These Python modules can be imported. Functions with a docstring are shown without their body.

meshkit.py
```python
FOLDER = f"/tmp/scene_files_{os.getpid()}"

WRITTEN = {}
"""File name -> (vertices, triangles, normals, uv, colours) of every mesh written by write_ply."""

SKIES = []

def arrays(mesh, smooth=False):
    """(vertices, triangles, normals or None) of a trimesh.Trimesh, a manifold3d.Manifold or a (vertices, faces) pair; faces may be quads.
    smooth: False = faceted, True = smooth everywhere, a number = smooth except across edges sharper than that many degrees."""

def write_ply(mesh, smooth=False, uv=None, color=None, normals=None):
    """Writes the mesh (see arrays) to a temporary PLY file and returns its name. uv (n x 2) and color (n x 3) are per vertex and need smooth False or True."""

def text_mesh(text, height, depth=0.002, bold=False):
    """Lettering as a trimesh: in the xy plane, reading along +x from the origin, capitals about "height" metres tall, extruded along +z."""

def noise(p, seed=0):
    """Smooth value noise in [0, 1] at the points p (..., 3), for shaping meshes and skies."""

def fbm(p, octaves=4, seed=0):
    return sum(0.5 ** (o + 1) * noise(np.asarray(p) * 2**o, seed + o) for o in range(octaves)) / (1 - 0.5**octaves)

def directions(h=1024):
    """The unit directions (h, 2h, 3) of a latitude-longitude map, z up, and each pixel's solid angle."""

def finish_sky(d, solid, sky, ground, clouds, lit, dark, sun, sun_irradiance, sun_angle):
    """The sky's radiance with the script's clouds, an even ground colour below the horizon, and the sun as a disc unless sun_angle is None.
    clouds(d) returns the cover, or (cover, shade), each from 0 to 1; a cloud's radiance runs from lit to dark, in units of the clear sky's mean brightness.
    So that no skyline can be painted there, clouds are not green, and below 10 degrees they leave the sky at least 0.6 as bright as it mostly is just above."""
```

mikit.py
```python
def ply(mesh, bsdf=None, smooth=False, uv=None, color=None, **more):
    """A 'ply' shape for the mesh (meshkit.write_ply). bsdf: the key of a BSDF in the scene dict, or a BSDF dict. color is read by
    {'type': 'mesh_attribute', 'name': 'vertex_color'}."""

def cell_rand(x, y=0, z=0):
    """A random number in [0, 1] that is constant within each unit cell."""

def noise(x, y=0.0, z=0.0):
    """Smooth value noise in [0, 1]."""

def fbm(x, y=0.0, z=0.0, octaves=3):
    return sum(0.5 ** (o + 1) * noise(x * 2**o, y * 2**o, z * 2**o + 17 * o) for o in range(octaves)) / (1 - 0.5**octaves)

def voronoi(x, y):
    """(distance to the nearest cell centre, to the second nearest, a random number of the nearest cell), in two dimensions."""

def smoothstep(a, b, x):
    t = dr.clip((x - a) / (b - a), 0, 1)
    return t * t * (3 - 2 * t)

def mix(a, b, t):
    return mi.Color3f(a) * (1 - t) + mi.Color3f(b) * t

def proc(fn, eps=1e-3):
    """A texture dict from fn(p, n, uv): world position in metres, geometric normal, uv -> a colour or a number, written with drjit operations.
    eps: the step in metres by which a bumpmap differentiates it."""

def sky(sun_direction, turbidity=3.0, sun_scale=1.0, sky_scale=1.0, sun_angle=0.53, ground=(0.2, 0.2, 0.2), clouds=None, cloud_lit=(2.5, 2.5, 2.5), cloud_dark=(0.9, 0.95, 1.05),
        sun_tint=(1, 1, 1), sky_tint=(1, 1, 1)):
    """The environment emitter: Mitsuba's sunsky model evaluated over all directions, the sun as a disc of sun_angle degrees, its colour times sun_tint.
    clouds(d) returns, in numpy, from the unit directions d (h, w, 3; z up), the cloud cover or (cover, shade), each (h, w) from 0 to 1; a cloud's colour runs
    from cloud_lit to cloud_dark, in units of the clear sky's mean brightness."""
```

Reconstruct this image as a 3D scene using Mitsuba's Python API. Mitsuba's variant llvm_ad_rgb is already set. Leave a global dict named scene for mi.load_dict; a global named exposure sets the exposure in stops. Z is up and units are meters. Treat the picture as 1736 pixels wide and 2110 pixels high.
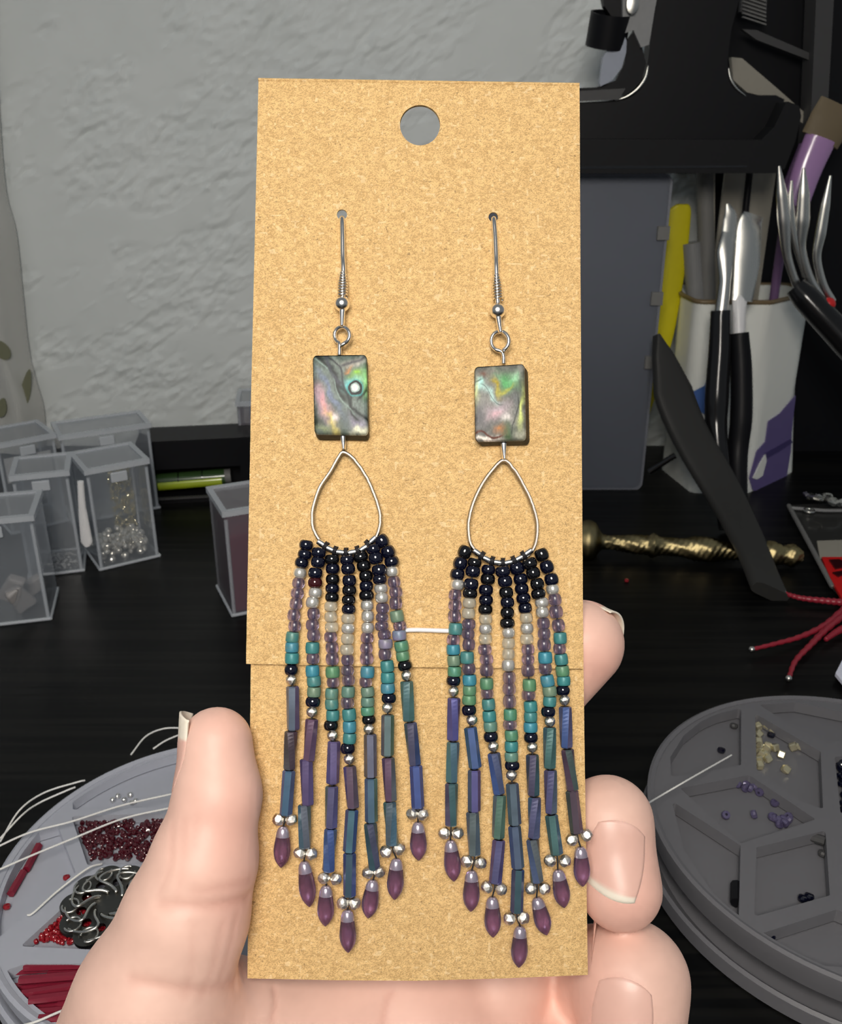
import math, random
import numpy as np, trimesh, drjit as dr, mitsuba as mi
import mikit, meshkit
from shapely.geometry import Polygon, Point, LineString
from shapely.ops import unary_union

rnd = random.Random(7)
rng = np.random.default_rng(7)
scene, labels = {}, {}
exposure = 0.0
# ------------------------------------------------------------------ camera
W, H, F = 1736, 2110, 1900.0
HC, PITCH = 0.18, math.radians(23)
EYE = np.array([0, 0, HC])
FWD = np.array([0, math.cos(PITCH), -math.sin(PITCH)])
UP = np.array([0, math.sin(PITCH), math.cos(PITCH)])
RIGHT = np.array([1.0, 0, 0])
T = mi.ScalarTransform4f
scene['camera'] = dict(type='thinlens', fov=math.degrees(2 * math.atan(W / 2 / F)), fov_axis='x', near_clip=0.01, far_clip=20.0,
                       aperture_radius=0.00022, focus_distance=0.152,
                       to_world=T().look_at(origin=EYE.tolist(), target=(EYE + FWD).tolist(), up=UP.tolist()))
# ------------------------------------------------------------------ light
scene['room_light'] = dict(type='constant', radiance={'type': 'rgb', 'value': [0.155, 0.170, 0.182]})
LAMP_L = [24.5, 22.8, 20.6]
LAMP_POS, LAMP_R = np.array([-0.022, -0.115, 0.315]), 0.075


# ------------------------------------------------------------------ helpers: points
def ray(px, py):
    return FWD + RIGHT * (px - W / 2) / F + UP * (H / 2 - py) / F


def D(px, py, z=0.0):            # pixel -> point on a level plane of the desk
    r = ray(px, py)
    return EYE + r * ((z - HC) / r[2])


def Yp(px, py, y):               # pixel -> point on an upright plane at distance y
    r = ray(px, py)
    return EYE + r * (y / r[1])


def at_depth(px, py, d):
    return EYE + ray(px, py) * d


_c = [at_depth(533, 163, .15715), at_depth(1195, 173, .15855), at_depth(510, 2016, .1482)]
CN = np.cross(_c[2] - _c[0], _c[1] - _c[0])
CN /= np.linalg.norm(CN)
if CN @ (EYE - _c[0]) < 0:
    CN = -CN
CU = RIGHT - CN * (RIGHT @ CN)
CU /= np.linalg.norm(CU)
CV = np.cross(CN, CU)            # up along the card


def C(px, py, h=0.0):            # point h millimetres in front of the card's plane
    r = ray(px, py)
    return EYE + r * (((_c[0] + CN * h * 1e-3 - EYE) @ CN) / (r @ CN))


def S(p):                        # metres per pixel at a point
    return ((np.asarray(p) - EYE) @ FWD) / F


# ------------------------------------------------------------------ helpers: meshes
def nrm(v):
    v = np.asarray(v, float)
    return v / (np.linalg.norm(v) + 1e-15)


def frame_to(p, axis, ref=None):
    z = nrm(axis)
    ref = np.array([0, 0, 1.0]) if ref is None else np.asarray(ref, float)
    if abs(ref @ z) > .98:
        ref = np.array([1.0, 0, 0])
    x = nrm(np.cross(ref, z))
    m = np.eye(4)
    m[:3, 0], m[:3, 1], m[:3, 2], m[:3, 3] = x, np.cross(z, x), z, p
    return m


def sweep(pts, ra, rb=None, n=12, closed=False, ref=None, caps=True, power=2.0):
    """Swept tube; ra across ref x tangent, rb along ref."""
    p = np.asarray(pts, float)
    N = len(p)
    ra = np.broadcast_to(np.asarray(ra, float), (N,))
    rb = ra if rb is None else np.broadcast_to(np.asarray(rb, float), (N,))
    if closed:
        t = np.roll(p, -1, 0) - np.roll(p, 1, 0)
    else:
        t = np.gradient(p, axis=0)
    t /= np.linalg.norm(t, axis=1, keepdims=True) + 1e-15
    if ref is None:
        ref = CN
    ref = np.asarray(ref, float)
    a = np.cross(np.broadcast_to(ref, t.shape), t)
    l = np.linalg.norm(a, axis=1, keepdims=True)
    if l.min() < .15:
        a = np.cross(np.broadcast_to(nrm([.31, .52, .8]), t.shape), t)
        l = np.linalg.norm(a, axis=1, keepdims=True)
    a /= l
    b = np.cross(t, a)
    an = np.arange(n) * 2 * np.pi / n
    ca, sa = np.cos(an), np.sin(an)
    ca, sa = np.sign(ca) * np.abs(ca) ** (2 / power), np.sign(sa) * np.abs(sa) ** (2 / power)
    v = p[:, None] + ra[:, None, None] * ca[None, :, None] * a[:, None] + rb[:, None, None] * sa[None, :, None] * b[:, None]
    v = v.reshape(-1, 3)
    f = []
    M = N if closed else N - 1
    i, j = np.meshgrid(np.arange(M), np.arange(n), indexing='ij')
    i2, j2 = (i + 1) % N, (j + 1) % n
    q = np.stack([i * n + j, i * n + j2, i2 * n + j2, i2 * n + j], -1).reshape(-1, 4)
    f = np.vstack([q[:, [0, 1, 2]], q[:, [0, 2, 3]]])
    if caps and not closed:
        k = len(v)
        v = np.vstack([v, p[0], p[-1]])
        jj = np.arange(n)
        f = np.vstack([f, np.stack([jj * 0 + k, (jj + 1) % n, jj], 1), np.stack([jj * 0 + k + 1, (N - 1) * n + jj, (N - 1) * n + (jj + 1) % n], 1)])
    return trimesh.Trimesh(v, f, process=False)


def spline(pts, n=40, closed=False):
    p = np.asarray(pts, float)
    if closed:
        p = np.vstack([p[-1], p, p[0], p[1]])
    else:
        p = np.vstack([2 * p[0] - p[1], p, 2 * p[-1] - p[-2]])
    out = []
    m = len(p) - 3
    for s in np.linspace(0, m, n, endpoint=not closed):
        i = min(int(s), m - 1)
        t = s - i
        a, b, c, d = p[i:i + 4]
        out.append(.5 * (2 * b + (c - a) * t + (2 * a - 5 * b + 4 * c - d) * t * t + (3 * b - a - 3 * c + d) * t ** 3))
    return np.array(out)


def lathe(profile, n=32):
    m = trimesh.creation.revolve(np.asarray(profile, float), sections=n)
    m.fix_normals()
    return m


def rbox(sx, sy, sz, r=.0008):
    """Box with rounded edges, base at z = 0, centred in x and y."""
    import manifold3d as m3
    s = m3.Manifold.sphere(r, 12)
    pts = [s.translate((x * (sx / 2 - r), y * (sy / 2 - r), z)) for x in (-1, 1) for y in (-1, 1) for z in (r, sz - r)]
    m = m3.Manifold.batch_hull(pts).to_mesh()
    return trimesh.Trimesh(m.vert_properties[:, :3], m.tri_verts, process=False)


def box(sx, sy, sz, p=(0, 0, 0)):
    b = trimesh.creation.box((sx, sy, sz))
    b.apply_translation(p)
    return b


def prism(poly, z0, z1):
    m = trimesh.util.concatenate([trimesh.creation.extrude_polygon(g, z1 - z0, engine='earcut') for g in getattr(poly, 'geoms', [poly])])
    m.apply_translation((0, 0, z0))
    return m


def plate(pts, thick, normal, bevel=True):
    """A flat solid from an outline of coplanar points."""
    p = np.asarray(pts, float)
    o = p.mean(0)
    n = nrm(normal)
    x = nrm(np.cross([0.3, .1, 1.0] if abs(n[2]) < .9 else [0, 1, 0.], n))
    y = np.cross(n, x)
    pl = Polygon(np.stack([(p - o) @ x, (p - o) @ y], 1)).buffer(0)
    m = prism(pl, -thick / 2, thick / 2)
    v = m.vertices
    return trimesh.Trimesh(o + v[:, :1] * x + v[:, 1:2] * y + v[:, 2:] * n, m.faces, process=False)


def cat(*m):
    return trimesh.util.concatenate(list(m))


def moved(m, mat):
    m = m.copy()
    m.apply_transform(mat)
    return m


USED = {}


def uniq(name):
    k = USED.get(name)
    USED[name] = 0 if k is None else k + 1
    return name if k is None else f'{name}_{k + 1:03d}'


def put(name, mesh, bsdf, parent=None, smooth=35, label=None, cat=None, group=None, kind=None, shape=None, to_world=None, **kw):
    key = uniq((parent + '__' if parent else '') + name)
    d = dict(shape) if shape else mikit.ply(mesh, bsdf, smooth=smooth, **kw)
    if to_world is not None:
        d['to_world'] = T(np.asarray(to_world).tolist())
    scene[key] = d
    tag(key, label, cat, group, kind)
    return key


def tag(key, label=None, cat=None, group=None, kind=None):
    e = {k: v for k, v in dict(label=label, category=cat, group=group, kind=kind).items() if v}
    if e:
        labels[key] = e


def thing(name, label, cat, group=None):
    key = uniq(name)
    tag(key, label, cat, group)
    return key


def rgb(*c):
    return {'type': 'rgb', 'value': [float(x) for x in c]}


def srgb(r, g, b):
    c = np.array([r, g, b]) / 255.
    return np.where(c < .04045, c / 12.92, ((c + .055) / 1.055) ** 2.4)


def mat(key, color=None, rough=.5, metal=0.0, coat=0., spec=.5, trans=0., tex=None, sheen=0., two=True):
    col = tex if tex else rgb(*color)
    d = dict(type='principled', base_color=col, roughness=rough, metallic=metal, specular=spec)
    if coat:
        d.update(clearcoat=coat, clearcoat_gloss=.95)
    if sheen:
        d['sheen'] = sheen
    if trans:
        d.update(spec_trans=trans)
        d.pop('specular')
        d['eta'] = 1.5
        two = False
    scene[key] = {'type': 'twosided', 'b': d} if two else d


VC = {'type': 'mesh_attribute', 'name': 'vertex_color'}
N_, FB, SM, MX = mikit.noise, mikit.fbm, mikit.smoothstep, mikit.mix


# ------------------------------------------------------------------ materials
def kraft_fn(p, n, uv):
    u = (p.x * float(CU[0]) + p.y * float(CU[1]) + p.z * float(CU[2])) * 1000
    v = (p.x * float(CV[0]) + p.y * float(CV[1]) + p.z * float(CV[2])) * 1000
    a = FB(u * 1.3 + v * .5, v * 1.9 - u * .3, 0.0, 4)
    b = FB(u * 4.6 + v * 2.2, v * 7.0 - u * 2.6, 5.0, 2)
    c = N_(u * 2.6 + v, v * 4.0 - u, 9.0)
    col = MX((.50, .315, .130), (.76, .525, .245), SM(.30, .70, a * .33 + b * .67))
    col = MX(col, (.36, .22, .09), SM(.66, .80, b) * .50)
    col = MX(col, (.25, .155, .07), SM(.90, .97, c) * .75)
    return MX(col, (.84, .66, .40), SM(.80, .92, N_(u * 1.7 + 31, v * 2.0, 3.0)) * .45)


def kraft_bump(p, n, uv):
    return FB(p.x * 2500, p.z * 2500, p.y * 2500, 3) * 0.00006


mat('kraft_b', rough=.8, spec=.2, tex=mikit.proc(kraft_fn), two=False)
scene['kraft'] = {'type': 'twosided', 'b': {'type': 'bumpmap', 'bump': {**mikit.proc(kraft_bump, eps=1e-4)}, 'scale': 1.0, 'nested': scene.pop('kraft_b')}}
scene['silver'] = {'type': 'roughconductor', 'material': 'Ag', 'alpha': .12, 'specular_reflectance': rgb(.97, .96, .97)}
scene['silver_rough'] = {'type': 'roughconductor', 'material': 'Ag', 'alpha': .36, 'specular_reflectance': rgb(.46, .45, .46)}
scene['steel'] = {'type': 'roughconductor', 'material': 'Ag', 'alpha': .14, 'specular_reflectance': rgb(.75, .75, .74)}
scene['pewter'] = {'type': 'roughconductor', 'material': 'Ag', 'alpha': .25, 'specular_reflectance': rgb(.40, .40, .38)}
scene['dark_silver'] = {'type': 'roughconductor', 'material': 'Ag', 'alpha': .3, 'specular_reflectance': rgb(.16, .16, .155)}
scene['brass'] = {'type': 'roughconductor', 'material': 'Ag', 'alpha': .2, 'specular_reflectance': rgb(.42, .35, .19)}
scene['silver_facet'] = {'type': 'roughconductor', 'material': 'Ag', 'alpha': .34, 'specular_reflectance': rgb(.98, .97, .95)}
mat('navy', (.0018, .0024, .011), .10, spec=.9)
mat('jet', (.0022, .0022, .0035), .10, spec=.9)
mat('oxblood', (.035, .004, .006), .06, spec=.8)
mat('matte_bead', rough=.40, metal=.1, spec=.45, tex=VC)
mat('bugle', rough=.33, metal=.25, spec=.6, tex=VC)


def glass(key, tint, weight, lining, alpha):
    # tinted glass over a coloured lining, as in lined seed beads
    scene[key] = {'type': 'blendbsdf', 'weight': weight, 'a': {'type': 'roughdielectric', 'distribution': 'ggx', 'alpha': .055, 'int_ior': 1.52, 'specular_transmittance': rgb(*tint)},
                  'b': {'type': 'twosided', 'x': {'type': 'roughplastic', 'diffuse_reflectance': rgb(*lining), 'alpha': alpha}}}


glass('clear_bead', (.98, .97, .92), .28, (.90, .86, .72), .08)
mat('silver_lined', (.82, .80, .74), .22, metal=.75, coat=1.0)
glass('amethyst', (.80, .77, .92), .13, (.24, .20, .32), .06)
glass('dagger', (.63, .54, .75), .16, (.11, .07, .14), .06)
mat('dagger_cap', (.46, .40, .50), .22, metal=.7, coat=1.)
mat('skin', rough=.48, spec=.38, tex=VC)
mat('nail', rough=.36, spec=.42, tex=VC)
mat('white_thread', (.72, .72, .70), .6)
mat('dark_thread', (.01, .01, .014), .5)
mat('black_gloss', (.008, .008, .009), .16, spec=.5)
mat('black_satin', (.006, .0062, .008), .45, spec=.2)
mat('black_rough', (.009, .0095, .011), .6, spec=.2)
mat('bar_grey', (.032, .032, .031), .55, spec=.3)
mat('dark_grey', (.05, .05, .052), .55)
mat('mid_grey', (.17, .17, .165), .6)
mat('plate_grey', (.23, .235, .24), .45)
mat('blue_grey', (.30, .33, .40), .4)
mat('beige', (.33, .31, .26), .6)
mat('yellow', (.62, .55, .004), .45)
mat('ivory', (.84, .86, .82), .3, coat=.4)
mat('print_blue', (.05, .12, .36), .4)
mat('print_purple', (.13, .10, .27), .4)
mat('print_purple_dark', (.055, .04, .15), .4)
mat('rim_gold', (.18, .13, .07), .4)
mat('purple_plastic', (.42, .24, .50), .18, coat=1.)
mat('purple_dark', (.16, .09, .20), .2, coat=1.)
mat('bristle', (.17, .13, .075), .6)
mat('red', (.62, .012, .012), .3, coat=.5)
mat('red_dark', (.19, .01, .022), .3, coat=.5)
mat('red_tassel', (.30, .018, .035), .35)
mat('beads_dark_red', (.06, .004, .010), .08, coat=1., spec=.6)
mat('beads_red', (.26, .005, .012), .08, coat=1., spec=.6)
mat('red_tube', (.19, .010, .028), .25, coat=.6)
mat('paper', (.70, .72, .85), .7)
mat('white_plastic', (.78, .78, .80), .35)
mat('label_grey', (.42, .43, .44), .6)
mat('stone_grey', (.30, .29, .29), .5)
mat('cherry', (.16, .012, .035), .35)
mat('tray_grey', (.135, .135, .148), .48, spec=.4)
mat('tray_lavender', (.38, .40, .46), .42, spec=.4)
mat('vial_green', (.36, .46, .02), .12, coat=1.)
mat('vial_dark', (.03, .07, .02), .12, coat=1.)
mat('curtain_cloth', (.52, .525, .50), .85, sheen=.3)
mat('leaf_print', (.20, .205, .13), .85)
mat('purple_loose', (.10, .085, .17), .12, coat=1., metal=.3)
mat('gold_loose', (.72, .66, .45), .2, metal=.8)
mat('lamp_shell', (.6, .6, .6), .4)


def frosted(key, w, col, rough=.3):
    scene[key] = {'type': 'blendbsdf', 'weight': w, 'a': {'type': 'thindielectric', 'int_ior': 1.35}, 'b': {'type': 'twosided', 'x': {'type': 'roughplastic', 'diffuse_reflectance': rgb(*col), 'alpha': rough}}}


frosted('box_wall', .115, (.52, .58, .66))
frosted('box_edge', .60, (.70, .75, .81))
frosted('box_lid', .30, (.46, .50, .56))
frosted('maroon_wall', .22, (.27, .25, .30))
frosted('organizer', .66, (.17, .19, .24))
frosted('organizer_edge', .9, (.22, .235, .28))
frosted('bag_film', .22, (.13, .13, .125), .15)
scene['crystal'] = {'type': 'dielectric', 'int_ior': 1.55}


def wall_fn(p, n, uv):
    return MX((.75, .79, .78), (.82, .855, .845), FB(p.x * 40, p.z * 40, 0.0, 3))


mat('wall_paint', rough=.7, spec=.25, tex=mikit.proc(wall_fn))


def desk_fn(p, n, uv):
    g = FB(p.x * 14, p.y * 420, 0.0, 3)
    return MX((.003, .0032, .0035), (.0075, .0075, .007), SM(.35, .75, g))


def desk_bump(p, n, uv):
    return FB(p.x * 16, p.y * 700, 0.0, 3) * .00012


mat('desk_b', rough=.36, spec=.16, tex=mikit.proc(desk_fn), two=False)
scene['desk_black'] = {'type': 'twosided', 'b': {'type': 'bumpmap', 'bump': {**mikit.proc(desk_bump, eps=2e-4)}, 'scale': 1.0, 'nested': scene.pop('desk_b')}}

# abalone: strata and blobs of nacre laid out over each bead's own face


def nacre(blobs, base, bands, eye=None):
    def fn(p, n, uv):
        u, v = uv.x, uv.y
        w1 = FB(u * 4 + 3, v * 5 + 1, 2.0, 4) - .5
        w2 = FB(u * 5 + 13, v * 4 + 7, 5.0, 4) - .5
        uu, vv = u + .22 * w1, v + .20 * w2
        g = N_(u * 38, v * 42, 1.0)
        col = MX(base[0], base[1], SM(.3, .7, FB(uu * 5, vv * 6, 9.0, 3)))
        for (cx, cy, rx, ry, ang, c, k) in blobs:
            ca, sa = math.cos(math.radians(ang)), math.sin(math.radians(ang))
            a, b = (uu - cx) * ca + (vv - cy) * sa, (vv - cy) * ca - (uu - cx) * sa
            d = dr.square(a / rx) + dr.square(b / ry)
            col = MX(col, c, k * dr.exp(-d * 1.2))
        for (cx, cy, ang, width, c, k, lo, hi) in bands:
            ca, sa = math.cos(math.radians(ang)), math.sin(math.radians(ang))
            a, b = (u - cx) * ca + (v - cy) * sa, (v - cy) * ca - (u - cx) * sa
            b = b + .10 * w1 + .05 * dr.sin(a * 9)
            col = MX(col, c, k * dr.exp(-dr.square(b / width)) * SM(lo - .06, lo + .06, a) * (1 - SM(hi - .06, hi + .06, a)))
        if eye:
            ex_, ey_, rx, ry = eye
            d = dr.sqrt(dr.square((u - ex_ + .06 * w1) / rx) + dr.square((v - ey_ + .06 * w2) / ry))
            col = MX(col, (.05, .30, .30), SM(1.5, 1.2, d) * .7)
            col = MX(col, DK, SM(1.18, 1.05, d))
            col = MX(col, (.30, .40, .38), SM(.80, .70, d))
            col = MX(col, (.72, .76, .72), SM(.62, .45, d))
        return col * (.80 + .40 * g)
    return fn


DK = (.012, .017, .017)
left_nacre = nacre([(.16, .40, .34, .10, -52, (.42, .27, .33), .95), (.24, .36, .20, .05, -55, (.66, .30, .34), .9), (.30, .52, .40, .045, -50, (.17, .21, .34), .8),
                    (.36, .16, .22, .05, -55, (.60, .50, .13), .95), (.42, .20, .07, .05, 0, (.85, .74, .72), .9), (.10, .18, .13, .12, 0, (.025, .032, .024), .95), (.24, .08, .16, .05, 0, (.20, .24, .12), .8),
                    (.78, .76, .12, .07, 0, (.26, .52, .05), 1.0), (.95, .66, .09, .14, 0, (.34, .72, .30), .95), (.66, .62, .09, .09, 0, (.20, .66, .66), 1.0), (.80, .66, .10, .05, 0, (.30, .62, .42), .9),
                    (.76, .92, .26, .06, 6, (.46, .44, .38), .9), (.62, .84, .07, .03, 30, (.50, .22, .06), .8), (.82, .17, .16, .10, -20, (.30, .27, .36), .9), (.84, .06, .14, .05, 0, (.74, .74, .56), .95)],
                   [(.085, .115, .10), (.16, .20, .18)],
                   [(.46, .62, -50, .045, DK, .92, -.8, .25), (.66, .40, -46, .040, DK, .92, -.35, .30), (.55, .68, -50, .020, (.03, .035, .04), .9, -.6, .18), (.42, .60, -50, .014, (.22, .30, .27), .8, -.6, .5), (.30, .86, -40, .030, (.05, .055, .075), .85, -.3, .35),
                    (.70, .88, 28, .028, (.06, .06, .07), .9, -.18, .3), (.85, .26, -8, .028, DK, .9, -.16, .25), (.68, .47, -60, .022, DK, .9, -.1, .12), (.92, .50, 60, .020, DK, .85, -.12, .12)],
                   eye=(.77, .57, .115, .085))
right_nacre = nacre([(.16, .88, .13, .06, 10, (.14, .035, .018), 1.0), (.62, .79, .24, .12, -25, (.10, .36, .13), 1.0), (.80, .82, .10, .09, 30, (.34, .66, .40), .95), (.45, .70, .14, .05, -50, (.36, .28, .02), 1.0), (.60, .66, .16, .04, 15, (.42, .40, .04), .8),
                     (.09, .77, .10, .09, -30, (.40, .78, .70), 1.0), (.30, .62, .24, .045, -28, (.42, .62, .58), .95), (.02, .66, .05, .16, 0, (.72, .78, .40), .9),
                     (.45, .40, .26, .12, 10, (.44, .36, .40), .95), (.42, .34, .12, .06, 0, (.60, .40, .44), .9), (.66, .27, .10, .07, 0, (.86, .80, .78), .9), (.14, .34, .16, .18, 0, (.10, .10, .11), .95),
                     (.93, .42, .05, .24, -8, (.62, .70, .22), .95), (.80, .48, .07, .16, 0, (.16, .17, .17), .9), (.68, .12, .14, .12, 40, (.06, .11, .05), 1.0), (.52, .14, .10, .05, 0, (.42, .17, .05), .9),
                     (.25, .045, .28, .028, 0, (.92, .84, .76), 1.0), (.92, .09, .12, .06, 25, (.38, .38, .30), .9), (.35, .94, .2, .05, 0, (.20, .19, .17), .9)],
                    [(.12, .125, .115), (.22, .22, .20)],
                    [(.30, .62, -28, .010, DK, .6, -.2, .3), (.80, .3, 78, .012, DK, .6, -.25, .3), (.25, .10, 0, .018, (.10, .025, .012), .95, -.25, .3), (.1, .80, 45, .016, DK, .8, -.06, .06)])
mat('abalone_left', rough=.38, spec=.16, metal=.0, tex=mikit.proc(left_nacre))
mat('abalone_right', rough=.38, spec=.16, metal=.0, tex=mikit.proc(right_nacre))
mat('shell_edge', (.014, .015, .013), .5, spec=.2)

# ------------------------------------------------------------------ the setting: wall, desk, lamp
YW = .53
nx, nz = 880, 440
gx, gz = np.meshgrid(np.linspace(-.60, .50, nx), np.linspace(-.02, .50, nz))
ang = math.radians(33)
ga, gb = gx * math.cos(ang) + gz * math.sin(ang), -gx * math.sin(ang) + gz * math.cos(ang)


def P3(a, b, c=0.0):
    return np.stack([a, b, np.full_like(a, c)], -1)


smooth_patch = meshkit.fbm(P3(ga * 26, gb * 55), 3, 3)
rough_mask = np.clip((.62 - smooth_patch) / .10, 0, 1)
detail = meshkit.fbm(P3(ga * 150, gb * 330), 4, 11) + .45 * meshkit.fbm(P3(gx * 520, gz * 520), 2, 5)
knock = np.clip((meshkit.fbm(P3(ga * 85, gb * 170), 3, 21) - .45) / .12, 0, 1)
disp = (rough_mask * (.0024 * detail + .0008 * knock) + (1 - rough_mask) * .0022)
wv = np.stack([gx, YW - disp, gz], -1).reshape(-1, 3)
ii, jj = np.meshgrid(np.arange(nz - 1), np.arange(nx - 1), indexing='ij')
a0 = ii * nx + jj
wf = np.stack([a0, a0 + 1, a0 + nx + 1, a0 + nx], -1).reshape(-1, 4)
put('wall_back', (wv, wf), 'wall_paint', smooth=True, kind='structure', label='grey wall with rough troweled plaster texture behind the desk')

desk = thing('desk', 'black wood grain desk top carrying the boxes, trays and tools', 'desk')
dk = rbox(1.4, .90, .025, .002)
dk.apply_translation((.02, YW - .002 - .45, -.025))
put('desk_top', dk, 'desk_black', desk)

# ------------------------------------------------------------------ kraft card
card = thing('earring_card', 'folded brown kraft paper display card with a round hanging hole, held in the hand', 'earring card')


def flap_h(py):
    return 0.05 + .62 * np.clip((py - 170) / 1200, 0, 1) ** 1.5


def card_sheet(outline, holes, h0, thick):
    pl = Polygon(outline)
    for hx, hy, r in holes:
        pl = pl.difference(Point(hx, hy).buffer(r, 20))
    # cut into horizontal bands so that the sheet can bend
    parts = []
    x0, y0, x1, y1 = pl.bounds
    ys = np.linspace(y0 - 1, y1 + 1, 26)
    from shapely.geometry import box as sbox
    for a, b in zip(ys[:-1], ys[1:]):
        g = pl.intersection(sbox(x0 - 5, a, x1 + 5, b))
        if not g.is_empty:
            parts += [k for k in getattr(g, 'geoms', [g]) if k.geom_type == 'Polygon' and k.area > 1]
    vs, fs, k = [], [], 0
    from trimesh.creation import triangulate_polygon
    for g in parts:
        v, f = triangulate_polygon(g, engine='earcut')
        vs.append(v)
        fs.append(f + k)
        k += len(v)
    v, f = np.vstack(vs), np.vstack(fs)
    top = np.array([C(x, y, h0(y)) for x, y in v])
    bot = top - CN * thick * 1e-3
    faces = [np.hstack([f, ]), f[:, ::-1] + len(v)]
    # side walls along the true boundary
    sv, sf, k = [], [], 2 * len(v)
    for ring in [pl.exterior, *pl.interiors]:
        c = np.array(ring.segmentize(60).coords)[:-1]
        t = np.array([C(x, y, h0(y)) for x, y in c])
        b = t - CN * thick * 1e-3
        n = len(c)
        i = np.arange(n)
        sv += [t, b]
        sf += [np.stack([i + k, (i + 1) % n + k, i + n + k], 1), np.stack([(i + 1) % n + k, (i + 1) % n + n + k, i + n + k], 1)]
        k += 2 * n
    m = trimesh.Trimesh(np.vstack([top, bot, *sv]), np.vstack(faces + sf), process=False)
    return m


front_outline = [(533, 163), (864, 168), (1191, 172.5), (1195, 176), (1197, 600), (1200, 1000), (1203, 1378), (860, 1375), (507, 1368), (518, 800)]
back_outline = [(533, 165), (1194, 175), (1203, 1378), (1212, 2009), (1040, 2016), (860, 2021), (700, 2020), (510, 2016), (517, 1368)]
put('front_flap', card_sheet(front_outline, [(866, 258.5, 42), (705, 442, 10.5), (1017, 447, 9.8)], flap_h, .38), 'kraft', card, smooth=False)
put('back_sheet', card_sheet(back_outline, [(866, 258.5, 41), (705, 442, 10.5), (1017, 447, 9.8)], lambda y: -.45 + 0 * y, .38), 'kraft', card, smooth=False)
fold = sweep(np.array([C(533 + (1194 - 533) * t, 163 + 10 * t, -.2) + CV * -.0002 for t in np.linspace(0, 1, 30)]), .00033, .00043, 12)
put('fold', fold, 'kraft', card)

# ------------------------------------------------------------------ earrings


def seed_profile(hole=.34):
    # radius 1, half height .78; rounded
    out = []
    for t in np.linspace(-math.pi / 2, math.pi / 2, 11):
        out.append((.58 + .42 * math.cos(t), .72 * math.sin(t) * (1 if abs(t) < 1.5 else 1)))
    out = [(hole, -.66)] + out + [(hole, .66), (hole, -.66)]
    return out


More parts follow.
